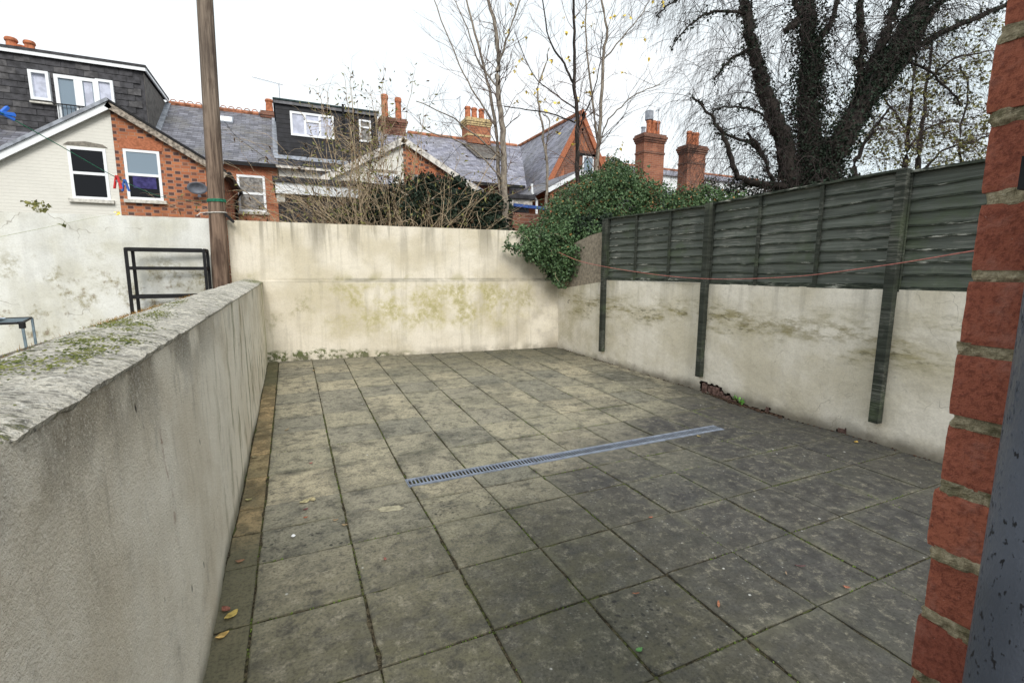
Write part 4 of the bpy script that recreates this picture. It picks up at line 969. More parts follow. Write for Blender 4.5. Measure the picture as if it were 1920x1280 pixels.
MB().prism([(1.1, YO, -.3), (dA-.002, YO, -.3), (dA-.002, YO, dzp-.05), (1.1, YO, dzp-.05-SL*.85*(dA-1.1))], (0, YM-YO-.002, 0)).build('outrigger_wall', M['creambrick'], hC)
s2 = SL*.86
roof_plane([(.95, YO-.12, dzp+.04-s2*(dA-.95)), (dA, YO-.12, dzp+.04), (dA, YM+1.2, dzp+.04), (.95, YM-.2, dzp+.04-s2*(dA-.95))], .07, M['slate'], 'outrigger_roof', hC)
slope_board((.95, dzp+.02-s2*(dA-.95)), (dA, dzp+.02), YO-.15, .17, .03, M['whitewood'], 'bargeboard', hC)
add_window(hC, 2.62, 3.30, 3.3, 4.36, YO, 'sash', 'curtain', t=.06, lintel=None)
MB().box(2.55, 3.36, YO-.012, YO, 4.37, 4.46).build('arch', M['greywood'], hC)
chimney(hC, 4.10, 5.13, 20.6, 21.3, 7.0, 7.92, [(.22, 1.0, .16, 'terra'), (.78, .95, .15, 'terra')], mat='brickdark', band=False)

# house D
hD = empty('terraced_house', (6, YM, 0), 'orange brick house with blue slate roof and a banded three-pot chimney', 'house')
MB().box(3.55, 8.6, YM, 25, -.3, ZE).build('wall', M['brickdark'], hD)
exd = 6.05; s3 = (dzp-4.05)/(exd-dA)
MB().prism([(dA, YO, -.3), (exd-.1, YO, -.3), (exd-.1, YO, 4.05), (dA, YO, dzp-.05)], (0, YM-YO-.002, 0)).build('outrigger_wall', M['brickflem'], hD)
roof_plane([(dA, YO-.12, dzp+.04), (exd+.05, YO-.12, 4.09), (exd+.05, YM-.2, 4.09), (dA, YM+1.2, dzp+.04)], .07, M['slate2'], 'outrigger_roof', hD)
slope_board((dA, dzp+.02), (exd+.05, 4.07-.03), YO-.15, .17, .03, M['whitewood'], 'bargeboard', hD)
add_window(hD, 3.80, 4.48, 3.3, 4.40, YO, 'sash', 'glassdark', frame='curtaingrey', t=.06, lintel='lintel')
roof_plane([(3.55, YM-.2, ZE-.12), (9.3, YM-.2, ZE-.12), (10.8, YR, ZR), (3.55, YR, ZR)], .08, M['slate2'], 'roof', hD)
roof_plane([(3.55, 25, ZE-.1), (3.55, YR, ZR), (10.8, YR, ZR), (10.8, 25, ZE-.1)], .08, M['slate2'], 'roof', hD)
MB().box(5.6, 9.2, YM-.28, YM-.2, ZE-.22, ZE-.10).build('gutter', M['blackmetal'], hD)
for k in range(19):
    x = 5.3+k*.28; MB().tube([(x, YR, ZR+.01), (x+.27, YR, ZR+.01)], .085, 8).build('ridge_tile', M['ridge'], hD)
c = chimney(hD, 7.95, 9.08, 20.6, 21.4, 7.3, 8.40, [(.14, .56, .15, 'terra'), (.42, .54, .15, 'terra'), (.74, .54, .15, 'terra')], cap='buff')
m = MB().prism([(7.6, 20.45, ZR-.30), (9.4, 20.45, ZR-.30), (9.1, 19.2, ZR-1.16), (7.9, 19.2, ZR-1.16)], (0, -.01, .012)).build('soot_patch', M['cheek'], hD)

# house E with the tall brick cross gable
hE = empty('terraced_house', (12, YM, 0), 'house with the steep pointed brick gable behind the bare trunks', 'house')
gx, gz = 12.04, 8.16; hw = 1.75; ge = 5.04
MB().prism([(gx-hw, YM, -.3), (gx+hw, YM, -.3), (gx+hw, YM, ge), (gx, YM, gz), (gx-hw, YM, ge)], (0, 7, 0)).build('wall', M['brick'], hE)
sg = (gz-ge)/hw
roof_plane([(gx-hw-.15, YM-.02, ge-.15*sg+.08), (gx, YM-.02, gz+.08), (gx, 25, gz+.08), (gx-hw-.15, 25, ge-.15*sg+.08)], .1, M['slate2'], 'roof', hE)
roof_plane([(gx, YM-.02, gz+.08), (gx+hw+.15, YM-.02, ge-.15*sg+.08), (gx+hw+.15, 25, ge-.15*sg+.08), (gx, 25, gz+.08)], .1, M['slate2'], 'roof', hE)
slope_board((gx-hw-.05, ge+.02), (gx, gz+.11), YM-.10, .20, .10, M['lintel'], 'gable_coping', hE); slope_board((gx, gz+.11), (gx+hw+.05, ge+.02), YM-.10, .20, .10, M['lintel'], 'gable_coping', hE)
slope_board((gx+.05, gz-.55), (gx+hw-.2, ge+.02), YM-.05, .14, .05, M['brickdark'], 'gable_moulding', hE); slope_board((gx-hw+.2, ge+.02), (gx-.05, gz-.55), YM-.05, .14, .05, M['brickdark'], 'gable_moulding', hE)
for k in range(26):
    y = YM-.05+k*.285; MB().tube([(gx, y, gz+.10), (gx, y+.27, gz+.10)], .09, 8).build('ridge_tile', M['ridge'], hE)
MB().box(gx-.85, gx+.75, YM-.02, YM+.0, 4.6, 6.45).build('flat_recess_panel', M['brickdark'], hE)  # flat darker brick, arched top too; recess depth put into the colour
MB().prism([(gx-.85, YM-.02, 6.45), (gx+.75, YM-.02, 6.45), (gx+.35, YM-.02, 6.66), (gx-.45, YM-.02, 6.66)], (0, .019, 0)).build('arch', M['brickdark'], hE)
add_window(hE, gx+.05, gx+.62, 5.0, 6.45, YM-.03, 'sash', 'glasssky', t=.06)
MB().box(gx-.15, gx+.72, YM-.05, YM-.025, 6.44, 6.55).build('window_head', M['blackmetal'], hE)
a1 = aY(1086, 321, YO); a2 = aY(1027, 353, YO); a3 = aY(1140, 352, YO)
MB().prism([(a2.x+.1, YO, -.3), (a3.x, YO, -.3), (a3.x, YO, a3.z-.1), (a1.x, YO, a1.z-.08), (a2.x+.1, YO, a2.z-.03)], (0, 3.38, 0)).build('outrigger_wall', M['brick'], hE)
roof_plane([(a2.x-.5, YO-.12, a2.z-.22), (a1.x, YO-.12, a1.z+.05), (a1.x, YM, a1.z+.05), (a2.x-.5, YM, a2.z-.22)], .06, M['slate'], 'outrigger_roof', hE)
roof_plane([(a1.x, YO-.12, a1.z+.05), (a3.x, YO-.12, a3.z), (a3.x, YM, a3.z), (a1.x, YM, a1.z+.05)], .06, M['slate'], 'outrigger_roof', hE)
slope_board((a2.x-.1, a2.z-.04), (a1.x, a1.z+.02), YO-.15, .14, .03, M['white'], 'bargeboard', hE); slope_board((a1.x, a1.z+.02), (a3.x, a3.z), YO-.15, .14, .03, M['white'], 'bargeboard', hE)
w0, w1 = aY(1060, 345, YO), aY(1085, 372, YO); add_window(hE, w0.x, w1.x, w1.z, w0.z, YO, 'sash', 'curtaingrey', frame='curtaingrey', t=.05)
p_ = aY(997, 345, YO+.2); MB().tube([(p_.x, p_.y, p_.z), (p_.x+.02, p_.y, p_.z-.3), (p_.x+.2, p_.y, p_.z-.55), (p_.x+.2, p_.y, 0)], .045, 8).build('downpipe', M['white'], hE)

# two tall stacks to the right, on a hipped house mostly hidden by ivy
def stackhouse(pxl, pxr, pyt, pots, label, Y=15.):
    a = aY(pxl, pyt, Y+.3); b_ = aY(pxr, pyt, Y+.3); h = empty('house', (a.x, Y+1, 0), label, 'house')
    MB().box(a.x-1.0, b_.x+1.0, Y+.4, Y+4, -.3, 4.2).build('wall', M['brick'], h)
    roof_plane([(a.x-1.2, Y+.3, 4.1), (b_.x+1.2, Y+.3, 4.1), (b_.x+.8, Y+2.5, 5.3), (a.x-.8, Y+2.5, 5.3)], .1, M['slate'], 'roof', h)
    o_ = .08
    chimney(h, a.x+o_, b_.x-o_, Y+.3, Y+.85, 3.8, a.z, pots, mat='brickstack', ph=.5)
    return h
stackhouse(1206, 1250, 248, [(.40, .62, .12, 'terra'), (.62, .60, .12, 'terra'), (.82, .60, .12, 'terra'), (.14, .30, .10, 'lead')], 'house behind the ivy whose tall red chimney carries a grey cowl')
stackhouse(1288, 1327, 270, [(.28, .62, .13, 'terra'), (.48, .58, .13, 'terra'), (.68, .60, .13, 'terra')], 'house behind the ivy whose tall red chimney stands nearest the big tree')
cq = aY(1206, 248, 15.3); c_ = aY(1250, 248, 15.3); m = MB().lathe((cq.x+.08+(c_.x-cq.x-.16)*.40, 15.575, cq.z+.58), [(.13, 0), (.17, .02), (.17, .36), (.10, .40)], 12); o = m.build('chimney_cowl', M['lead']); tag(o, 'grey metal cowl on top of the left tall red chimney', 'chimney cowl')
# farther row
hF = empty('house', (22, 27, 0), 'distant pale house with low slate roof between the two tall red chimneys', 'house')
p0, p1 = aY(1150, 330, 27), aY(1440, 350, 27)
MB().box(p0.x-2, p1.x+4, 27, 32, -.3, aY(1262, 312, 27).z-.6).build('wall', M['white'], hF)
zt_ = aY(1262, 311, 27).z
roof_plane([(p0.x-2, 26.8, zt_-.65), (p1.x+4, 26.8, zt_-.65), (p1.x+4, 29.5, zt_+.3), (p0.x-2, 29.5, zt_+.3)], .1, M['slate2'], 'roof', hF)
for k in range(24):
    x = p0.x-2+k*.8; MB().tube([(x, 29.5, zt_+.32), (x+.78, 29.5, zt_+.32)], .12, 6).build('ridge_tile', M['ridge'], hF)
c_ = aY(1141, 300, 24.5); hG = empty('house', (c_.x, 25, 0), 'far slate roof with a row of small red pots just right of the pointed gable', 'house')
MB().box(c_.x-1.6, c_.x+3, 24.6, 29, -.3, c_.z-1.1).build('wall', M['brick'], hG)
roof_plane([(c_.x-1.8, 24.4, c_.z-1.2), (c_.x+3.2, 24.4, c_.z-1.2), (c_.x+3.2, 26.4, c_.z-.2), (c_.x-1.8, 26.4, c_.z-.2)], .1, M['slate2'], 'roof', hG)
chimney(hG, c_.x-.5, c_.x+.6, 25, 25.5, c_.z-1.2, c_.z-.05, [(.1, .42, .13, 'terra'), (.37, .42, .13, 'terra'), (.63, .42, .13, 'terra'), (.9, .42, .13, 'terra')], cap='brick', band=False)

# flat roofed outbuilding
ob = empty('outbuilding', (3, 11, 0), 'low black flat-roofed outbuilding with a white fascia behind the dry shrub', 'outbuilding')
MB().box(.08, 6.1, 10.55, 12.9, -.3, 3.22).build('wall', M['black'], ob)
MB().box(.0, 6.2, 10.38, 13.0, 3.335, 3.44).build('roof', M['darkslate'], ob)
MB().box(.05, 1.75, 10.44, 10.50, 3.10, 3.33).build('fascia', M['white'], ob); MB().box(1.76, 6.15, 10.45, 10.50, 3.16, 3.33).build('fascia', M['whitewood'], ob)
MB().box(.06, .22, 10.50, 10.545, 2.93, 3.10).build('vent_plate', M['stone'], ob)
bt = aY(995, 388, 9.5); o = MB().obox((bt.x, 9.5, bt.z), Vector((.45, 0, -.02)), Vector((0, .03, 0)), Vector((0, 0, .035))).build('trough', simple('blue_trim', (.05, .12, .40), .5, .4)); tag(o, 'short blue and white plastic strip beside the trunks above the back wall', 'trough')
bw2 = empty('brick_wall', (5.2, 7.6, 0), 'weathered brown brick wall stub behind the corner, partly under ivy', 'wall')
p0, p1 = aY(962, 400, 8.3), aY(1050, 400, 8.3); MB().box(p0.x, p1.x+.6, 8.3, 8.55, -.3, p0.z+.02).build('wall', M['brickdark'], bw2)

# satellite dish and aerials
sdh = empty('satellite_dish', tuple(aY(370, 355, YO-.25)), 'grey satellite dish fixed to the chequered brick gable beside the pole', 'satellite dish')
c_ = aY(370, 353, YO-.28); m = MB(); nrm = Vector((.25, -1, -.30)).normalized(); a_ = nrm.cross(Vector((0, 0, 1))).normalized(); b_ = nrm.cross(a_)
m.v.append(tuple(c_-nrm*.06)); K = 22
for rr, dd in ((.1, -.052), (.2, -.025), (.27, .0)):
    for k in range(K): q = c_+a_*cos(2*pi*k/K)*rr*.83+b_*sin(2*pi*k/K)*rr*.55+nrm*dd; m.v.append(tuple(q))
for k in range(K): m.f.append((0, 1+k, 1+(k+1) % K)); m.m.append(0)
for q in (0, 1):
    for k in range(K): l = (k+1) % K; m.f.append((1+q*K+k, 1+(q+1)*K+k, 1+(q+1)*K+l, 1+q*K+l)); m.m.append(0)
o = m.build('dish', M['dish'], sdh, smooth=True); sm = o.modifiers.new('s', 'SOLIDIFY'); sm.thickness = .01
MB().tube([c_+b_*.2, c_+b_*.14+nrm*.3], .012, 6).build('arm', M['dish'], sdh); MB().obox(c_+b_*.14+nrm*.32, a_*.03, b_*.025, nrm*.04).build('receiver', M['dish'], sdh)
MB().tube([c_-nrm*.06, (c_.x, YO, c_.z), (c_.x, YO, c_.z-.1)], .02, 6).build('bracket', M['dish'], sdh)
def aerial(base, h, label, d=Vector((-1, 0, .12)), ln=.9):
    e = empty('tv_aerial', tuple(base), label, 'aerial'); tp = base+Vector((0, 0, h)); d = d.normalized()
    MB().tube([base, tp], .012, 5).build('mast', M['lead'], e); MB().tube([tp-d*.15, tp+d*ln], .009, 5).build('boom', M['lead'], e)
    s_ = Vector((0, 1, 0)) if abs(d.x) > .5 else Vector((1, 0, 0))
    for k in range(7): c = tp+d*(ln*k/7); u_ = Vector((.12, .3, .25)).normalized()*(.16-.012*k); MB().tube([c-u_, c+u_], .005, 4).build('element', M['lead'], e)
b_ = aY(525, 190, 20.); aerial(b_, aY(525, 158, 20.).z-b_.z, 'thin television aerial above the left end of the black dormer')
b_ = aY(1233, 246, 15.4); aerial(b_, aY(1234, 205, 15.4).z-b_.z, 'thin aerial mast on the left tall red chimney', Vector((.3, 1, 0)), .3)
b_ = aY(863, 240, 21.); aerial(b_, aY(862, 182, 21.).z-b_.z, 'thin aerial mast beside the chimney with three pots and buff bands', Vector((0, 1, .1)), .5)

# ------------------------------------------------------------------ vegetation
def wob(pts, amp, rg, n=5):
    out = curve(pts, n); return [p+Vector((rg.gauss(0, amp), rg.gauss(0, amp), rg.gauss(0, amp*.6))) if 0 < i < len(out)-1 else p for i, p in enumerate(out)]
def twigs(mb, p, d, ln, rad, rg, lvl, droop=0., spread=.6, nk=3, seg=4, sides=3, mi=0, tips=None, up=0.):
    pts = [p]; dd = d.copy(); q = p.copy(); st = ln/seg
    for k in range(seg):
        dd = (dd+Vector((rg.gauss(0, .16), rg.gauss(0, .16), rg.gauss(0, .12)-droop*(k+1)/seg*.5+up))).normalized(); q = q+dd*st; pts.append(q)
    mb.tube(pts, [rad*(1-.6*k/seg) for k in range(seg+1)], sides, cap=False, mi=mi)
    if tips is not None: tips.append(q)
    if lvl <= 0: return
    for k in range(nk):
        t = rg.uniform(.25, 1); i = min(seg-1, int(t*seg)); b_ = pts[i].lerp(pts[i+1], t*seg-i)
        ax_ = Vector((rg.gauss(0, 1), rg.gauss(0, 1), rg.gauss(0, .7))).normalized(); nd = (dd+ax_*spread).normalized()
        twigs(mb, b_, nd, ln*rg.uniform(.45, .75), rad*.55, rg, lvl-1, droop, spread, nk, seg, sides, mi, tips, up)
def limb(mb, pts, r0, r1, rg, amp=.012, n=5, sides=7, mi=0):
    P = wob(pts, amp, rg, n); K = len(P)-1; R_ = [r0+(r1-r0)*k/K for k in range(K+1)]; mb.tube(P, R_, sides, cap=True, mi=mi); return P, R_

# slim bare trees beyond the wall
def slim_tree(px, stems, label, seed, depth=9.4, ntw=34, yel=0, mat='barkgrey', twl=.75, group='slim bare trees behind the wall'):
    rg = random.Random(seed); t = MB(); tw = MB(); lf = MB(); tips = []
    base = None
    for si, (pts, w0, w1) in enumerate(stems):
        P3 = [aD(x, y, depth+dd) for x, y, dd in pts]
        if si == 0:
            g0 = P3[0].copy(); g0.z = -.2; base = g0; P3 = [g0]+P3
        P, R_ = limb(t, P3, w0*.72*depth/FPX/2, w1*.72*depth/FPX/2, rg, .010)
        K = len(P)
        for k in range(int(ntw*.72*(.5+len(pts)/8))):
            i = rg.randrange(int(K*(.35 if si == 0 else .1)), K-1); pp = P[i]; tt = (P[i+1]-P[i]).normalized()
            ax_ = Vector((rg.gauss(0, 1), rg.gauss(0, .8), rg.uniform(-.1, .8))).normalized(); twigs(tw, pp, (tt*.6+ax_).normalized(), twl*rg.uniform(.5, 1.3), R_[i]*.18+.0026, rg, 2, -.05, .55, 2, 4, 3, 0, tips, .03)
    e = empty('bare_tree', tuple(base), label, 'tree', group)
    t.build('trunk', M[mat], e, smooth=True); tw.build('branches', M['twig'], e)
    if yel:
        for q in rg.sample(tips, min(len(tips), yel)):
            for _ in range(3): lf.leaf(q+Vector((rg.gauss(0, .03),)*3), .075, rg)
        lf.build('leaves', M['yellow'], e)
slim_tree(945, [([(948, 432, 0), (945, 330, 0), (942, 244, 0), (934, 163, 0), (934, 114, .1), (928, 49, .1), (908, -20, .2)], 20, 8),
                ([(945, 420, 0), (934, 330, .1), (930, 238, .2), (913, 152, .3), (896, 81, .3), (872, -15, .4)], 12, 5),
                ([(934, 120, 0), (950, 75, -.2), (965, 30, -.3), (980, -15, -.4)], 6, 3),
                ([(930, 238, .2), (900, 190, 0), (860, 120, -.2), (812, -5, -.4)], 5, 2.5),
                ([(934, 165, 0), (900, 120, .5), (870, 40, .8), (845, -10, 1)], 5, 2.5),
                ([(944, 300, 0), (900, 262, -.3), (850, 222, -.6), (780, 190, -1)], 5, 2),
                ([(945, 340, 0), (880, 275, .3), (800, 245, .5), (785, 215, .6)], 5, 2)], 'slim bare tree with two grey stems, nearest the middle of the back wall', 21, ntw=26)
slim_tree(1083, [([(1086, 400, 0), (1083, 330, 0), (1082, 230, 0), (1078, 162, 0), (1077, 80, 0), (1074, -20, .1)], 15, 6),
                 ([(1078, 165, 0), (1058, 120, .2), (1030, 75, .3), (1015, -10, .4)], 7, 3),
                 ([(1080, 205, 0), (1045, 180, .2), (1000, 140, .2), (965, 60, .3)], 4, 2),
                 ([(1078, 230, 0), (1040, 215, -.3), (985, 205, -.5), (945, 200, -.6)], 4, 2),
                 ([(1083, 250, 0), (1100, 205, -.2), (1118, 150, -.3), (1130, 60, -.4)], 4, 2)], 'dark-stemmed bare tree with a few yellow leaves in front of the pointed gable', 22, ntw=22, yel=34, mat='barkdark')
slim_tree(1118, [([(1112, 420, 0), (1118, 320, 0), (1124, 244, 0), (1132, 114, 0), (1137, 54, 0), (1122, -20, .1)], 14, 5),
                 ([(1122, 275, 0), (1108, 162, .2), (1100, 80, .3), (1099, -15, .3)], 7, 3),
                 ([(1133, 110, 0), (1165, 75, -.1), (1200, 30, -.2), (1225, -10, -.2)], 4, 2),
                 ([(1120, 290, 0), (1137, 232, -.2), (1170, 195, -.4), (1194, 176, -.5), (1238, 158, -.6)], 4, 2)], 'grey bare tree whose thin side branch arches right towards the chimneys', 23, ntw=20, yel=10)
slim_tree(1022, [([(1022, 420, 0), (1025, 330, 0), (1018, 244, 0), (1007, 176, 0), (1020, 130, 0), (1030, 90, 0)], 9, 3),
                 ([(1022, 300, 0), (1030, 230, .1), (1018, 215, .1)], 4, 2)], 'thin crooked sapling between the two slate roofs', 24, ntw=12, yel=4)

# dry shrub
rg = random.Random(31); st = MB(); tw = MB(); lf = MB(); lf2 = MB()
for k in range(250):
    x = rg.choice([rg.uniform(.8, 3.5), rg.gauss(1.8, .55)]); y = rg.uniform(7.3, 8.6); p = Vector((x, y, -.2)); h = rg.uniform(2.4, 3.5)+(rg.uniform(.2, 1.5) if abs(x-2.05) < .6 else 0)
    lean = Vector((rg.gauss(0, .30), rg.gauss(0, .2), 1)).normalized(); pts = [p]; q = p.copy(); d = lean.copy(); n = 9
    for i in range(n):
        d = (d+Vector((rg.gauss(0, .10)+lean.x*.06*i, rg.gauss(0, .08), -.035*i*(rg.random() < .5)))).normalized(); q = q+d*h/n; pts.append(q)
    big = rg.random() < .22; st.tube(pts, [(.021 if big else rg.uniform(.006, .011))*(1-.75*i/n) for i in range(n+1)], 5, cap=False)
    for i in range(4, n+1):
        for _ in range(1):
            twigs(tw, pts[i], (d+Vector((rg.gauss(0, .8), rg.gauss(0, .6), rg.gauss(.1, .5)))).normalized(), rg.uniform(.25, .6), .0042, rg, 1, .2, .6, 2, 4, 3)
        if rg.random() < .55 and pts[i].z > 2:
            for _ in range(rg.randint(1, 5)): (lf if rg.random() < .6 else lf2).leaf(pts[i]+Vector((rg.gauss(0, .07), rg.gauss(0, .07), rg.gauss(0, .07))), rg.uniform(.05, .10), rg, Vector((0, 0, -.5)), asp=.35)
for k in range(46):
    x0_ = rg.gauss(680, 40); a = aD(x0_, 450, 9.1+rg.uniform(-.2, .5)); a.z = -.1; tp = aD(690+rg.gauss(0, 62), rg.uniform(120, 290)+abs(rg.gauss(0, 20)), 9.2+rg.uniform(-.2, .4)); mid = a.lerp(tp, .55)+Vector((rg.gauss(0, .15), rg.gauss(0, .1), 0))
    P_ = wob([a, mid, tp], .02, rg, 8); K_ = len(P_); st.tube(P_, [rg.choice((.010, .014))*(1-.8*i/K_) for i in range(K_)], 5, cap=False)
    for i in range(K_//2, K_):
        if rg.random() < .6: twigs(tw, P_[i], Vector((rg.gauss(0, .7), rg.gauss(0, .5), rg.uniform(-.1, .9))).normalized(), rg.uniform(.2, .45), .0035, rg, 1, .2, .6, 2, 4, 3)
        for _ in range(rg.choice((0, 1, 3, 5))): (lf if rg.random() < .6 else lf2).leaf(P_[i]+Vector((rg.gauss(0, .09), rg.gauss(0, .09), rg.gauss(0, .09))), rg.uniform(.06, .12), rg, Vector((0, 0, -.6)), asp=.32)
for k in range(48):  # arching bramble canes
    a = Vector((rg.uniform(1.0, 4.6), rg.uniform(7.1, 7.9), rg.uniform(1.5, 2.1))); b_ = a+Vector((rg.uniform(-1.2, 1.2), rg.uniform(-.0, .3), rg.uniform(-.1, .5))); b_.x = max(.9, b_.x); mid = (a+b_)/2+Vector((0, 0, rg.uniform(.1, .55)))
    st.tube(wob([a, mid, b_], .015, rg, 6), rg.uniform(.004, .009), 4, cap=False)
for q_ in (st, tw, lf, lf2): q_.v = [(v[0], max(v[1], 7.02), v[2]) for v in q_.v]
e = empty('dry_shrub', (2.1, 7.9, -.2), 'tangled dry brown shrub of bare stems behind the back wall, left of the bare trees', 'shrub')
st.build('stems', M['barkbrown'], e, smooth=True); tw.build('twigs', M['barkbrown'], e); lf.build('leaves', M['olive'], e); lf2.build('withered_leaves', simple('withered_leaf', (.10, .06, .035), .9, .1, .4, 20), e)

def blobleaves(mb, blobs, n, size, rg, shell=.5, up=None, asp=.8):
    W = [b_[1]**2 for b_ in blobs]; tot = sum(W)
    for (c, r_, sq), w_ in zip([(b_[0], b_[1], b_[2] if len(b_) > 2 else (1, 1, 1)) for b_ in blobs], W):
        for _ in range(int(n*w_/tot)):
            v = Vector((rg.gauss(0, 1), rg.gauss(0, 1), rg.gauss(0, 1))).normalized(); rr = r_*(shell+(1-shell)*rg.random()**.5)*rg.uniform(.93, 1.07)
            nz2 = 1+.42*mn.noise(Vector((c.x+v.x*1.7, c.y+v.y*1.7, c.z+v.z*1.7))*2.4)+.26*mn.noise((c+v*r_)*6)
            mb.leaf(c+Vector((v.x*sq[0], v.y*sq[1], v.z*sq[2]))*rr*nz2, size*rg.uniform(.65, 1.25), rg, up, asp=asp)
# dark ivy hedge over the wall
rg = random.Random(41); m = MB(); bl = []
for px_, py_, r_, dp_ in ((720, 395, .40, 9.4), (765, 375, .42, 9.5), (810, 385, .42, 9.4), (850, 365, .40, 9.6), (890, 395, .42, 9.4), (925, 392, .38, 9.5), (680, 400, .3, 9.4), (800, 345, .25, 9.7), (860, 410, .4, 9.2), (760, 415, .4, 9.2), (700, 370, .25, 9.6), (925, 425, .3, 9.2), (640, 410, .25, 9.4)):
    bl.append((aD(px_, py_, dp_), r_, (1, .8, .9)))
blobleaves(m, bl, 15000, .07, rg, .55, Vector((0, -.2, -.5)))
e = empty('ivy_hedge', (3.2, 8.2, -.2), 'dark green ivy hedge filling the gap behind the dry shrub', 'ivy')
m.build('foliage', M['ivydark'], e)
s_ = MB()
for b_ in bl: s_.tube([Vector((b_[0].x, b_[0].y+.1, -.2)), b_[0]], [.03, .012], 5, cap=False)
s_.build('stems', M['barkdark'], e)
# ivy bush spilling over the corner
rg = random.Random(42); m = MB(); bl = []
for px_, py_, r_, dp_ in ((1105, 400, .62, 9.1), (1060, 420, .50, 8.8), (1160, 375, .66, 9.3), (1225, 392, .50, 9.3), (1285, 392, .40, 9.2), (1160, 340, .36, 9.6), (1110, 355, .36, 9.6), (1060, 380, .30, 9.4), (1325, 378, .32, 9.2), (1375, 385, .26, 9.2), (1150, 315, .2, 9.9),
                          (1055, 455, .42, 8.5), (1015, 455, .30, 8.3), (1040, 485, .30, 8.3), (1078, 480, .30, 8.3), (1000, 470, .2, 8.15), (1055, 510, .17, 8.3), (985, 438, .16, 8.4), (1110, 450, .33, 8.4)):
    bl.append((aD(px_, py_, dp_), r_))
blobleaves(m, bl, 46000, .048, rg, .5, Vector((0, -.15, -.6)))
for k in range(240):   # trailing shoot on the left
    t = rg.random(); c = aD(1010-60*t, 458+8*sin(t*3), 8.15-.1*t); m.leaf(c+Vector((rg.gauss(0, .035), rg.gauss(0, .05), rg.gauss(0, .04))), .055, rg, Vector((0, 0, -.8)))
for k in range(260):
    t = rg.random(); c = aD(1050+8*sin(t*7), 500+38*t, 8.35); m.leaf(c+Vector((rg.gauss(0, .08*(1-t)+.02), rg.gauss(0, .05), 0)), .05, rg, Vector((0, 0, -1)))
e = empty('ivy_bush', (5.5, 7.2, -.2), 'large mid-green ivy bush spilling over the far right corner of the walls', 'ivy')
m.build('foliage', M['ivy'], e)
m = MB(); blobleaves(m, [(aD(px_, py_, 8.45), r_*.9) for px_, py_, r_ in ((1050, 500, .26), (1085, 485, .26), (1060, 470, .30), (1100, 455, .28), (1095, 430, .30), (1130, 425, .25))], 4500, .055, rg, .6, Vector((0, 0, -.7))); m.build('shade_dark_foliage', M['ivydark'], e)  # darker leaf colour paints the shade low in the bush
s_ = MB()
for b_ in bl[:11]: s_.tube(wob([Vector((b_[0].x*.6+2.2, b_[0].y*.6+3, -.2)), Vector((b_[0].x*.8+1.1, b_[0].y*.8+1.5, 1.3)), b_[0]], .03, rg), [.035-.002*k for k in range(11)], 5, cap=False)
s_.build('stems', M['barkdark'], e)
m = MB(); s2_ = MB()
for k in range(46):
    c0, r0 = bl[rg.randrange(len(bl))]; v = Vector((rg.gauss(0, 1), rg.gauss(0, .6), rg.gauss(.2, .8))).normalized(); p = c0+v*r0*.9; d = (v+Vector((0, 0, .3))).normalized(); q = p.copy(); L_ = [p.copy()]
    for i in range(9):
        d = (d+Vector((rg.gauss(0, .15), rg.gauss(0, .15), -.12))).normalized(); q = q+d*.04; L_.append(q.copy()); m.leaf(q, rg.uniform(.035, .055), rg, Vector((0, 0, -.5))); m.leaf(q, rg.uniform(.03, .05), rg)
    s2_.tube(L_, .003, 3, cap=False)
m.build('trailing_leaves', M['ivy'], e); s2_.build('shoots', M['barkbrown'], e)
m = MB(); blobleaves(m, bl[:12], 1300, .045, rg, .9); m.build('dead_leaves', simple('dead_ivy', (.26, .15, .06), .9, .1, .4, 20), e)
tw = MB()
for k in range(90): c = bl[rg.randrange(9)]; twigs(tw, c[0]+Vector((rg.gauss(0, .3), rg.gauss(0, .2), .25)), Vector((rg.gauss(0, .5), rg.gauss(0, .3), 1)).normalized(), .4, .003, rg, 1, 0, .5, 2)
tw.build('twigs', M['twig'], e)

# big ivy-clad tree
rg = random.Random(51); t = MB(); tw = MB(); iv = MB(); DP = 10.
def L3(l, dd=0): return [aD(x, y, DP+dd+(q[0] if q else 0)) for x, y, *q in l]
k1 = DP/FPX/2
limbs = [([(1490, 420), (1482, 350), (1468, 265), (1440, 190), (1424, 140), (1412, 90), (1400, 30), (1390, -40)], 40, 15),
         ([(1530, 420), (1520, 340), (1515, 250), (1518, 160), (1520, 80), (1512, -40)], 56, 24),
         ([(1550, 420), (1545, 340), (1575, 265), (1620, 190), (1655, 135), (1700, 65), (1745, -30)], 58, 20),
         ([(1600, 225), (1612, 150), (1614, 70), (1610, -30)], 20, 10), ([(1618, 165), (1650, 95), (1672, 30), (1690, -30)], 22, 12), ([(1645, 150), (1690, 60), (1720, 10), (1735, -40)], 22, 12), ([(1655, 165), (1710, 95), (1750, 20), (1790, -30)], 18, 9),
         ([(1662, 135), (1700, 105), (1760, 65), (1850, 25), (1960, -20)], 13, 7), ([(1510, 350), (1440, 348), (1385, 330), (1362, 265), (1338, 225), (1300, 182)], 15, 3),
         ([(1400, 250), (1430, 290), (1450, 340), (1470, 370)], 5, 8), ([(1345, 250), (1400, 265), (1430, 290)], 4, 7), ([(1412, 90), (1370, 110), (1340, 150)], 6, 3), ([(1470, 60), (1500, 30), (1480, -20)], 12, 8), ([(1520, 90), (1560, 40), (1580, -30)], 12, 7),
         ([(1400, 30), (1350, 20), (1300, 40), (1260, 90)], 6, 2), ([(1395, -10), (1340, -30), (1280, -10), (1230, 30)], 6, 2), ([(1640, 110), (1690, 110), (1760, 150), (1800, 200)], 6, 3), ([(1480, 260), (1430, 215), (1380, 200), (1340, 205)], 5, 2)]
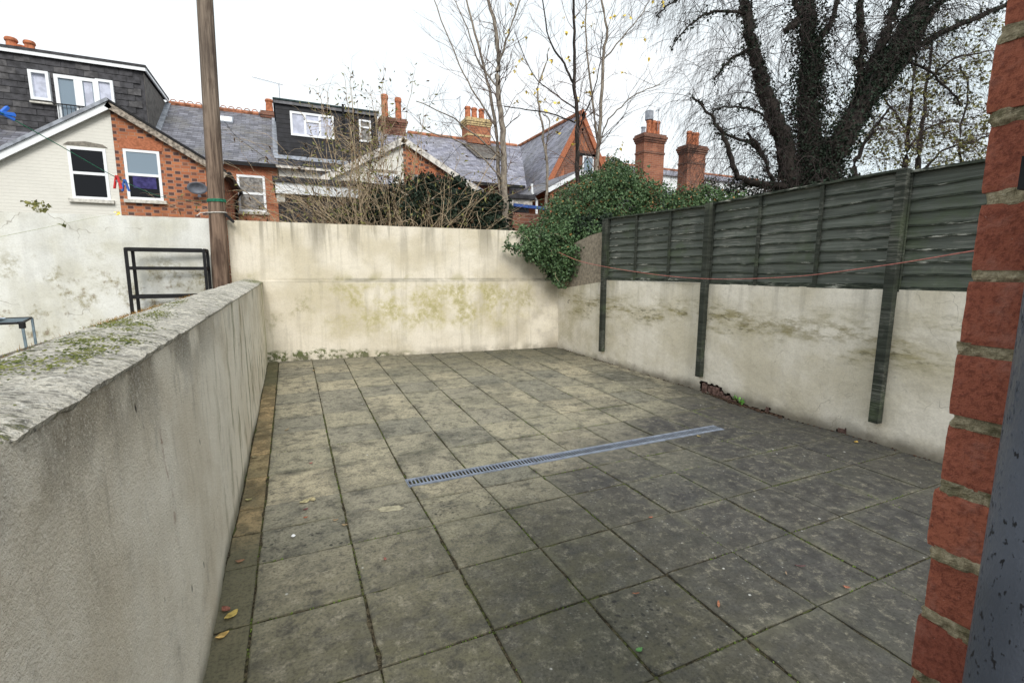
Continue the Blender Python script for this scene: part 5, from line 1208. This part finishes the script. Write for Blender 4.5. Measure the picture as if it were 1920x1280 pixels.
for i, (l, w0, w1) in enumerate(limbs):
    P3 = [aD(x, y, DP+(.35*sin(i*2.1))*(j/len(l))) for j, (x, y) in enumerate(l)]
    if i < 3: g0 = P3[0].copy(); g0.z = -.3; g0.x = (g0.x+aD(1520, 420, DP).x)/2; g0.y = (g0.y+aD(1520, 420, DP).y)/2; P3 = [g0]+P3
    P, R_ = limb(t, P3, w0*k1, w1*k1, rg, .02, 6, 9); K = len(P)
    nt_ = 14 if i < 3 else 26 if i < 9 else 24
    for k in range(nt_):
        j = rg.randrange(int(K*.3), K-1); dirx = rg.choice((-1, 1)) if i else -1
        d = (RT*rg.gauss(dirx*.5 if i < 3 else 0, .8)+F*rg.gauss(0, .5)+Vector((0, 0, rg.uniform(-.2, .7)))).normalized(); twigs(tw, P[j], d, rg.uniform(.6, 1.3), .0055+R_[j]*.04, rg, 2, .6, .5, 3, 5, 3)
    # ivy clothing the limbs
    ni = {0: 2600, 1: 15000, 2: 9000}.get(i, 750 if i < 8 else 160)
    for k in range(ni):
        f_ = rg.random()**1.15 if i < 3 else rg.random(); j = min(K-2, int(f_*(K-1))); c = P[j].lerp(P[j+1], rg.random()); v = Vector((rg.gauss(0, 1), rg.gauss(0, 1), rg.gauss(0, 1))).normalized()
        ex = (.07 if i == 0 else .11 if i != 1 else .30)*(1.25-f_*.7)*(1+.8*mn.noise(c*1.8)); iv.leaf(c+v*(R_[j]+abs(rg.gauss(0, ex*.7))), rg.uniform(.04, .075), rg, Vector((0, 0, -.3)))
# drooping twig curtains
for k in range(470):
    px_ = rg.choice([rg.uniform(1210, 1420), rg.uniform(1280, 1450), rg.uniform(1640, 1830)]); py_ = rg.uniform(-60, 190) if px_ < 1300 else rg.uniform(-50, 300)
    if px_ < 1290: py_ = rg.uniform(-120, 10)
    p = aD(px_, py_, DP+rg.uniform(-1, 1.2)); sd_ = -1 if px_ < 1500 else 1
    twigs(tw, p, (RT*sd_*rg.uniform(.1, .8)+Vector((0, 0, rg.uniform(-.5, .1)))+F*rg.gauss(0, .3)).normalized(), rg.uniform(.4, .9), .0036, rg, 2, .85, .42, 3, 5, 3)
for k in range(300):   # grey tangle in the middle
    p = aD(rg.gauss(1520, 60), rg.uniform(-20, 350), DP-.25+rg.uniform(-.3, .3)); twigs(tw, p, Vector((rg.gauss(0, .4), rg.gauss(0, .4), rg.gauss(-.3, .6))).normalized(), rg.uniform(.5, 1.0), .006, rg, 1, .3, .6, 3, 5, 3)
e = empty('ivy_clad_tree', tuple(aZ(1520, 900, -.3)*0+Vector((aD(1520, 420, DP).x, aD(1520, 420, DP).y, -.3))), 'large dark spreading tree with ivy-covered trunks and hanging twigs behind the fence', 'tree')
t.build('trunk', M['barkdark'], e, smooth=True); tw.build('branches', m_bark('dark_twig', (.022, .017, .016), (.055, .043, .040)), e); iv.build('ivy_leaves', M['ivydark'], e)

# low dark growth at its foot, behind the fence
rg = random.Random(61); m = MB(); bl = [(aD(x, y, 10.2), r_) for x, y, r_ in ((1380, 350, .25), (1420, 360, .35), (1450, 372, .3), (1360, 375, .3), (1590, 340, .25), (1480, 345, .4), (1540, 340, .4), (1330, 350, .2))]
blobleaves(m, bl, 4200, .055, rg, .4); tw = MB()
for k in range(110): c = bl[rg.randrange(len(bl))]; twigs(tw, c[0]+Vector((rg.gauss(0, .3), 0, 0)), Vector((rg.gauss(0, 1), rg.gauss(0, .4), rg.uniform(0, 1))).normalized(), .6, .005, rg, 2, .2, .7, 2)
e = empty('undergrowth', (9.3, 6.9, -.2), 'dark undergrowth between the big tree and the fence', 'undergrowth'); m.build('foliage', M['ivydark'], e); tw.build('stems', M['twig'], e)
m = MB()
for c, r_ in bl: m.tube([Vector((c.x, c.y, -.2)), c], [.03, .015], 5, cap=False)
m.build('stems', M['barkdark'], e)

# slim leafy saplings at the right
def sap(stems, label, seed, n_l, dp_=12.5):
    rg = random.Random(seed); t = MB(); tw = MB(); lf = MB(); tips = []
    for i, l in enumerate(stems):
        P3 = [aD(x, y, dp_+rg.uniform(-.3, .3)) for x, y in l]
        if i == 0: g0 = P3[0].copy(); g0.z = -.2; P3 = [g0]+P3; base = g0
        P, R_ = limb(t, P3, (.085 if i == 0 else .03), .02, rg, .02)
        for k in range(30):
            j = rg.randrange(int(len(P)*(.4 if i == 0 else 0)), len(P)-1); twigs(tw, P[j], Vector((rg.gauss(0, 1), rg.gauss(0, .8), rg.uniform(-.3, .6))).normalized(), rg.uniform(.6, 1.3), .008, rg, 2, .2, .6, 3, 4, 3, 0, tips)
    for q in rg.sample(tips, min(n_l, len(tips))):
        for _ in range(3): lf.leaf(q+Vector((rg.gauss(0, .06), rg.gauss(0, .06), rg.gauss(0, .06))), rg.uniform(.06, .10), rg)
    e = empty('sapling', tuple(base), label, 'tree'); t.build('trunk', M['barkdark'], e, smooth=True); tw.build('branches', M['twig'], e); lf.build('leaves', M['olive'], e)
sap([[(1695, 330), (1703, 250), (1712, 170), (1722, 60)], [(1700, 280), (1740, 240), (1790, 225)], [(1703, 250), (1670, 200), (1650, 170)]], 'slim olive-leaved sapling just right of the big tree', 71, 420)
sap([[(1718, 330), (1728, 250), (1738, 160), (1752, 60)], [(1735, 320), (1770, 280), (1830, 265), (1860, 250)], [(1740, 150), (1790, 110), (1840, 100)]], 'slim olive-leaved sapling nearest the brick pier', 72, 520)
sap([[(1600, 340), (1612, 290), (1640, 240), (1670, 200)], [(1800, 330), (1800, 250), (1815, 180), (1800, 120)]], 'small leafy sapling seen between the trunks of the big tree', 73, 300)

# weeds on the walls and at the foot
def weed(p, n_, sz, label, seed, mat='olive', h=.08):
    rg = random.Random(seed); m = MB(); s_ = MB()
    for k in range(n_):
        d = Vector((rg.gauss(0, .6), rg.gauss(0, .6), 1)).normalized()*h*rg.uniform(.4, 1.1); s_.tube([p, p+d], .0012, 3, cap=False)
        for _ in range(2): m.leaf(p+d, sz*rg.uniform(.7, 1.2), rg, asp=.9)
    e = empty('weed', tuple(p), label, 'weed'); s_.build('stem', M['olive'], e); m.build('leaves', mat if not isinstance(mat, str) else M[mat], e)
gw = m_leaf('weed_green', (.06, .20, .03), (.12, .30, .05), None, 20)
weed(Vector((wallx(2.52)-.02, 2.52, fz(2.52)+.01)), 9, .03, 'small bright green weed at the broken foot of the right wall', 3, gw, .06)
weed(Vector((wallx(2.60)-.02, 2.60, fz(2.6)+.03)), 8, .03, 'green weed growing just beyond the first at the wall foot', 4, gw, .06)
q = aY(68, 397, 7.2); weed(Vector((q.x, 7.25, 2.2)), 26, .05, 'dry yellow-green weed on top of the pale wall at the far left', 5, 'olive', .20)
q = aY(222, 400, 7.1); weed(Vector((q.x, 7.1, 2.2)), 6, .04, 'tiny yellow weed on the pale wall below the brick house window', 6, 'yellow', .06)

# moss tufts in the joints
rg = random.Random(81); m = MB()
for k in range(2600):
    if rg.random() < .5: x = rg.randint(0, 9)*S+rg.gauss(0, .004); y = rg.uniform(-.5, 4)
    else: y = rg.choice([0, 1, 2, 3, 3.8, 5.66, 6.63])*S+rg.gauss(0, .004); x = rg.uniform(0, 4.4)
    if mn.noise(Vector((x*2, y*2, 3))) < .05: continue
    s_ = rg.uniform(.002, .0045); m.lathe((x, y, fz(y)-.006), [(s_, 0), (s_*.8, s_*.9), (s_*.3, s_*1.5)], 5)
tag(m.build('joint_moss', m_leaf('joint_moss_green', (.05, .07, .015), (.11, .16, .03), None, 30, .9), patio), kind='stuff')

# fallen leaves and crumbs on the patio
def fallen(px_, py_, sz, colr, label, seed, asp=.55, curl=.35, name='fallen_leaf', cat='leaf'):
    rg = random.Random(seed); z = 0
    sz *= .85; colr = tuple(.72*q+.28*.14 for q in colr); p = aZ(px_, py_, 0)
    for _ in range(4): p = aZ(px_, py_, fz(p.y)+.004)
    th = rg.uniform(0, pi); d = Vector((cos(th), sin(th), 0)); a = Vector((-sin(th), cos(th), 0)); m = MB(); n = 6
    for i in range(n+1):
        t_ = i/n; wd = sz*asp*.5*sin(pi*min(.98, max(.02, t_)))**.8; c = p+d*sz*(t_-.5); zc = .002+curl*sz*.3*(2*t_-1)**2
        for j in (-1, 0, 1): v = c+a*wd*j; m.v.append((v.x, v.y, v.z+zc+abs(j)*curl*sz*.22*rg.uniform(.6, 1.3)))
    for i in range(n):
        for j in (0, 1): q = i*3+j; m.f.append((q, q+3, q+4, q+1)); m.m.append(0)
    o = m.build(name, simple('leaf_tint', colr, .7, .2, .3, 60), None, smooth=True)
    sm = o.modifiers.new('s', 'SOLIDIFY'); sm.thickness = .0008
    tag(o, label, cat)
FL = [(572, 941, .085, (.55, .48, .25), 'curled pale yellow leaf on the third slab row by the left wall'), (587, 937, .07, (.50, .42, .22), 'second pale leaf lying across the curled pale yellow one'),
      (573, 955, .04, (.16, .03, .03), 'dark red round leaf just below the curled pale leaf'), (573, 970, .03, (.45, .12, .04), 'small orange-red leaf below the dark red one'),
      (629, 975, .04, (.35, .24, .12), 'small tan leaf by the second joint left of the drain'), (646, 984, .04, (.38, .26, .12), 'tan leaf lying on the joint, right of its small tan neighbour'),
      (424, 1143, .06, (.28, .08, .04), 'reddish brown leaf against the foot of the left wall'), (434, 1154, .075, (.55, .40, .08), 'orange-yellow leaf beside the reddish brown one at the left wall'),
      (417, 1192, .06, (.70, .45, .12), 'bright yellow and orange leaf nearest the camera at the left wall'), (538, 806, .07, (.42, .30, .14), 'rolled tan leaf on the far slabs by the orange edging'),
      (466, 937, .05, (.50, .45, .18), 'pale yellow leaf on the edging by the left wall'), (477, 857, .05, (.50, .42, .22), 'pale straw leaf at the wall beside the orange edging'), (588, 695, .06, (.50, .36, .18), 'pale tan leaf on the joint near the far left corner'),
      (1198, 1219, .04, (.10, .30, .06), 'bright green leaf on the joint near the bottom of the patio'), (1347, 1134, .055, (.42, .15, .06), 'thin orange-brown leaf sliver near the right pier'), (1192, 1113, .04, (.38, .14, .06), 'small orange-brown sliver on the dark slab above the green leaf'),
      (1500, 1062, .06, (.10, .03, .03), 'dark thin twig-like leaf left of the brick pier'), (1474, 1075, .03, (.45, .30, .18), 'tiny pale tan crumb next to the dark twig-like leaf'), (1587, 1101, .035, (.40, .13, .06), 'rusty leaf on the long joint left of the brick pier'),
      (1220, 970, .03, (.42, .12, .05), 'tiny orange leaf in the middle of the dark slabs'), (722, 1048, .03, (.40, .12, .08), 'tiny red leaf on the slab below the pale cement patch'), (1605, 829, .06, (.60, .38, .06), 'yellow leaf at the foot of the right wall'),
      (1310, 818, .05, (.4, .3, .1), 'little tan leaf beyond the right end of the drain'), (583, 868, .03, (.5, .08, .08), 'tiny red leaf on the slab beside the green mossy slab'), (450, 1052, .05, (.30, .14, .06), 'brown leaf on the edging halfway along the left wall')]
for k, (a, b_, c, d, l) in enumerate(FL): fallen(a, b_, c, d, l, 100+k, asp=.25 if 'sliver' in l or 'twig' in l or 'rolled' in l else .6)
p = aZ(550, 1005, .0); o = MB().lathe((p.x, p.y, 0.001), [(.010, 0), (.012, .004), (.007, .009)], 8).build('pebble', M['white']); tag(o, 'small white pebble on the slab near the left wall', 'pebble')
# pale cement patch on the paving
p = aZ(733, 950, 0); m = MB(); r = random.Random(4); K = 18; m.v.append((p.x, p.y, fz(p.y)+.0045))
for k in range(K): a = 2*pi*k/K; rr = 1+r.uniform(-.25, .25); m.v.append((p.x+cos(a)*.075*rr, p.y+sin(a)*.042*rr, fz(p.y)+.0030))
for k in range(K): m.f.append((0, 1+k, 1+(k+1) % K)); m.m.append(0)
o = m.build('cement_patch', simple('pale_cement', (.34, .31, .22), .95, .1, .25, 30), patio)
# small hook on the right wall near the corner
p = Vector((wallx(6.0)-.01, 6.0, .98)); o = MB().tube([p, p+Vector((-.03, 0, -.005)), p+Vector((-.04, 0, -.04)), p+Vector((-.02, 0, -.05))], .005, 6).build('wall_hook', M['blackmetal'], rwl)
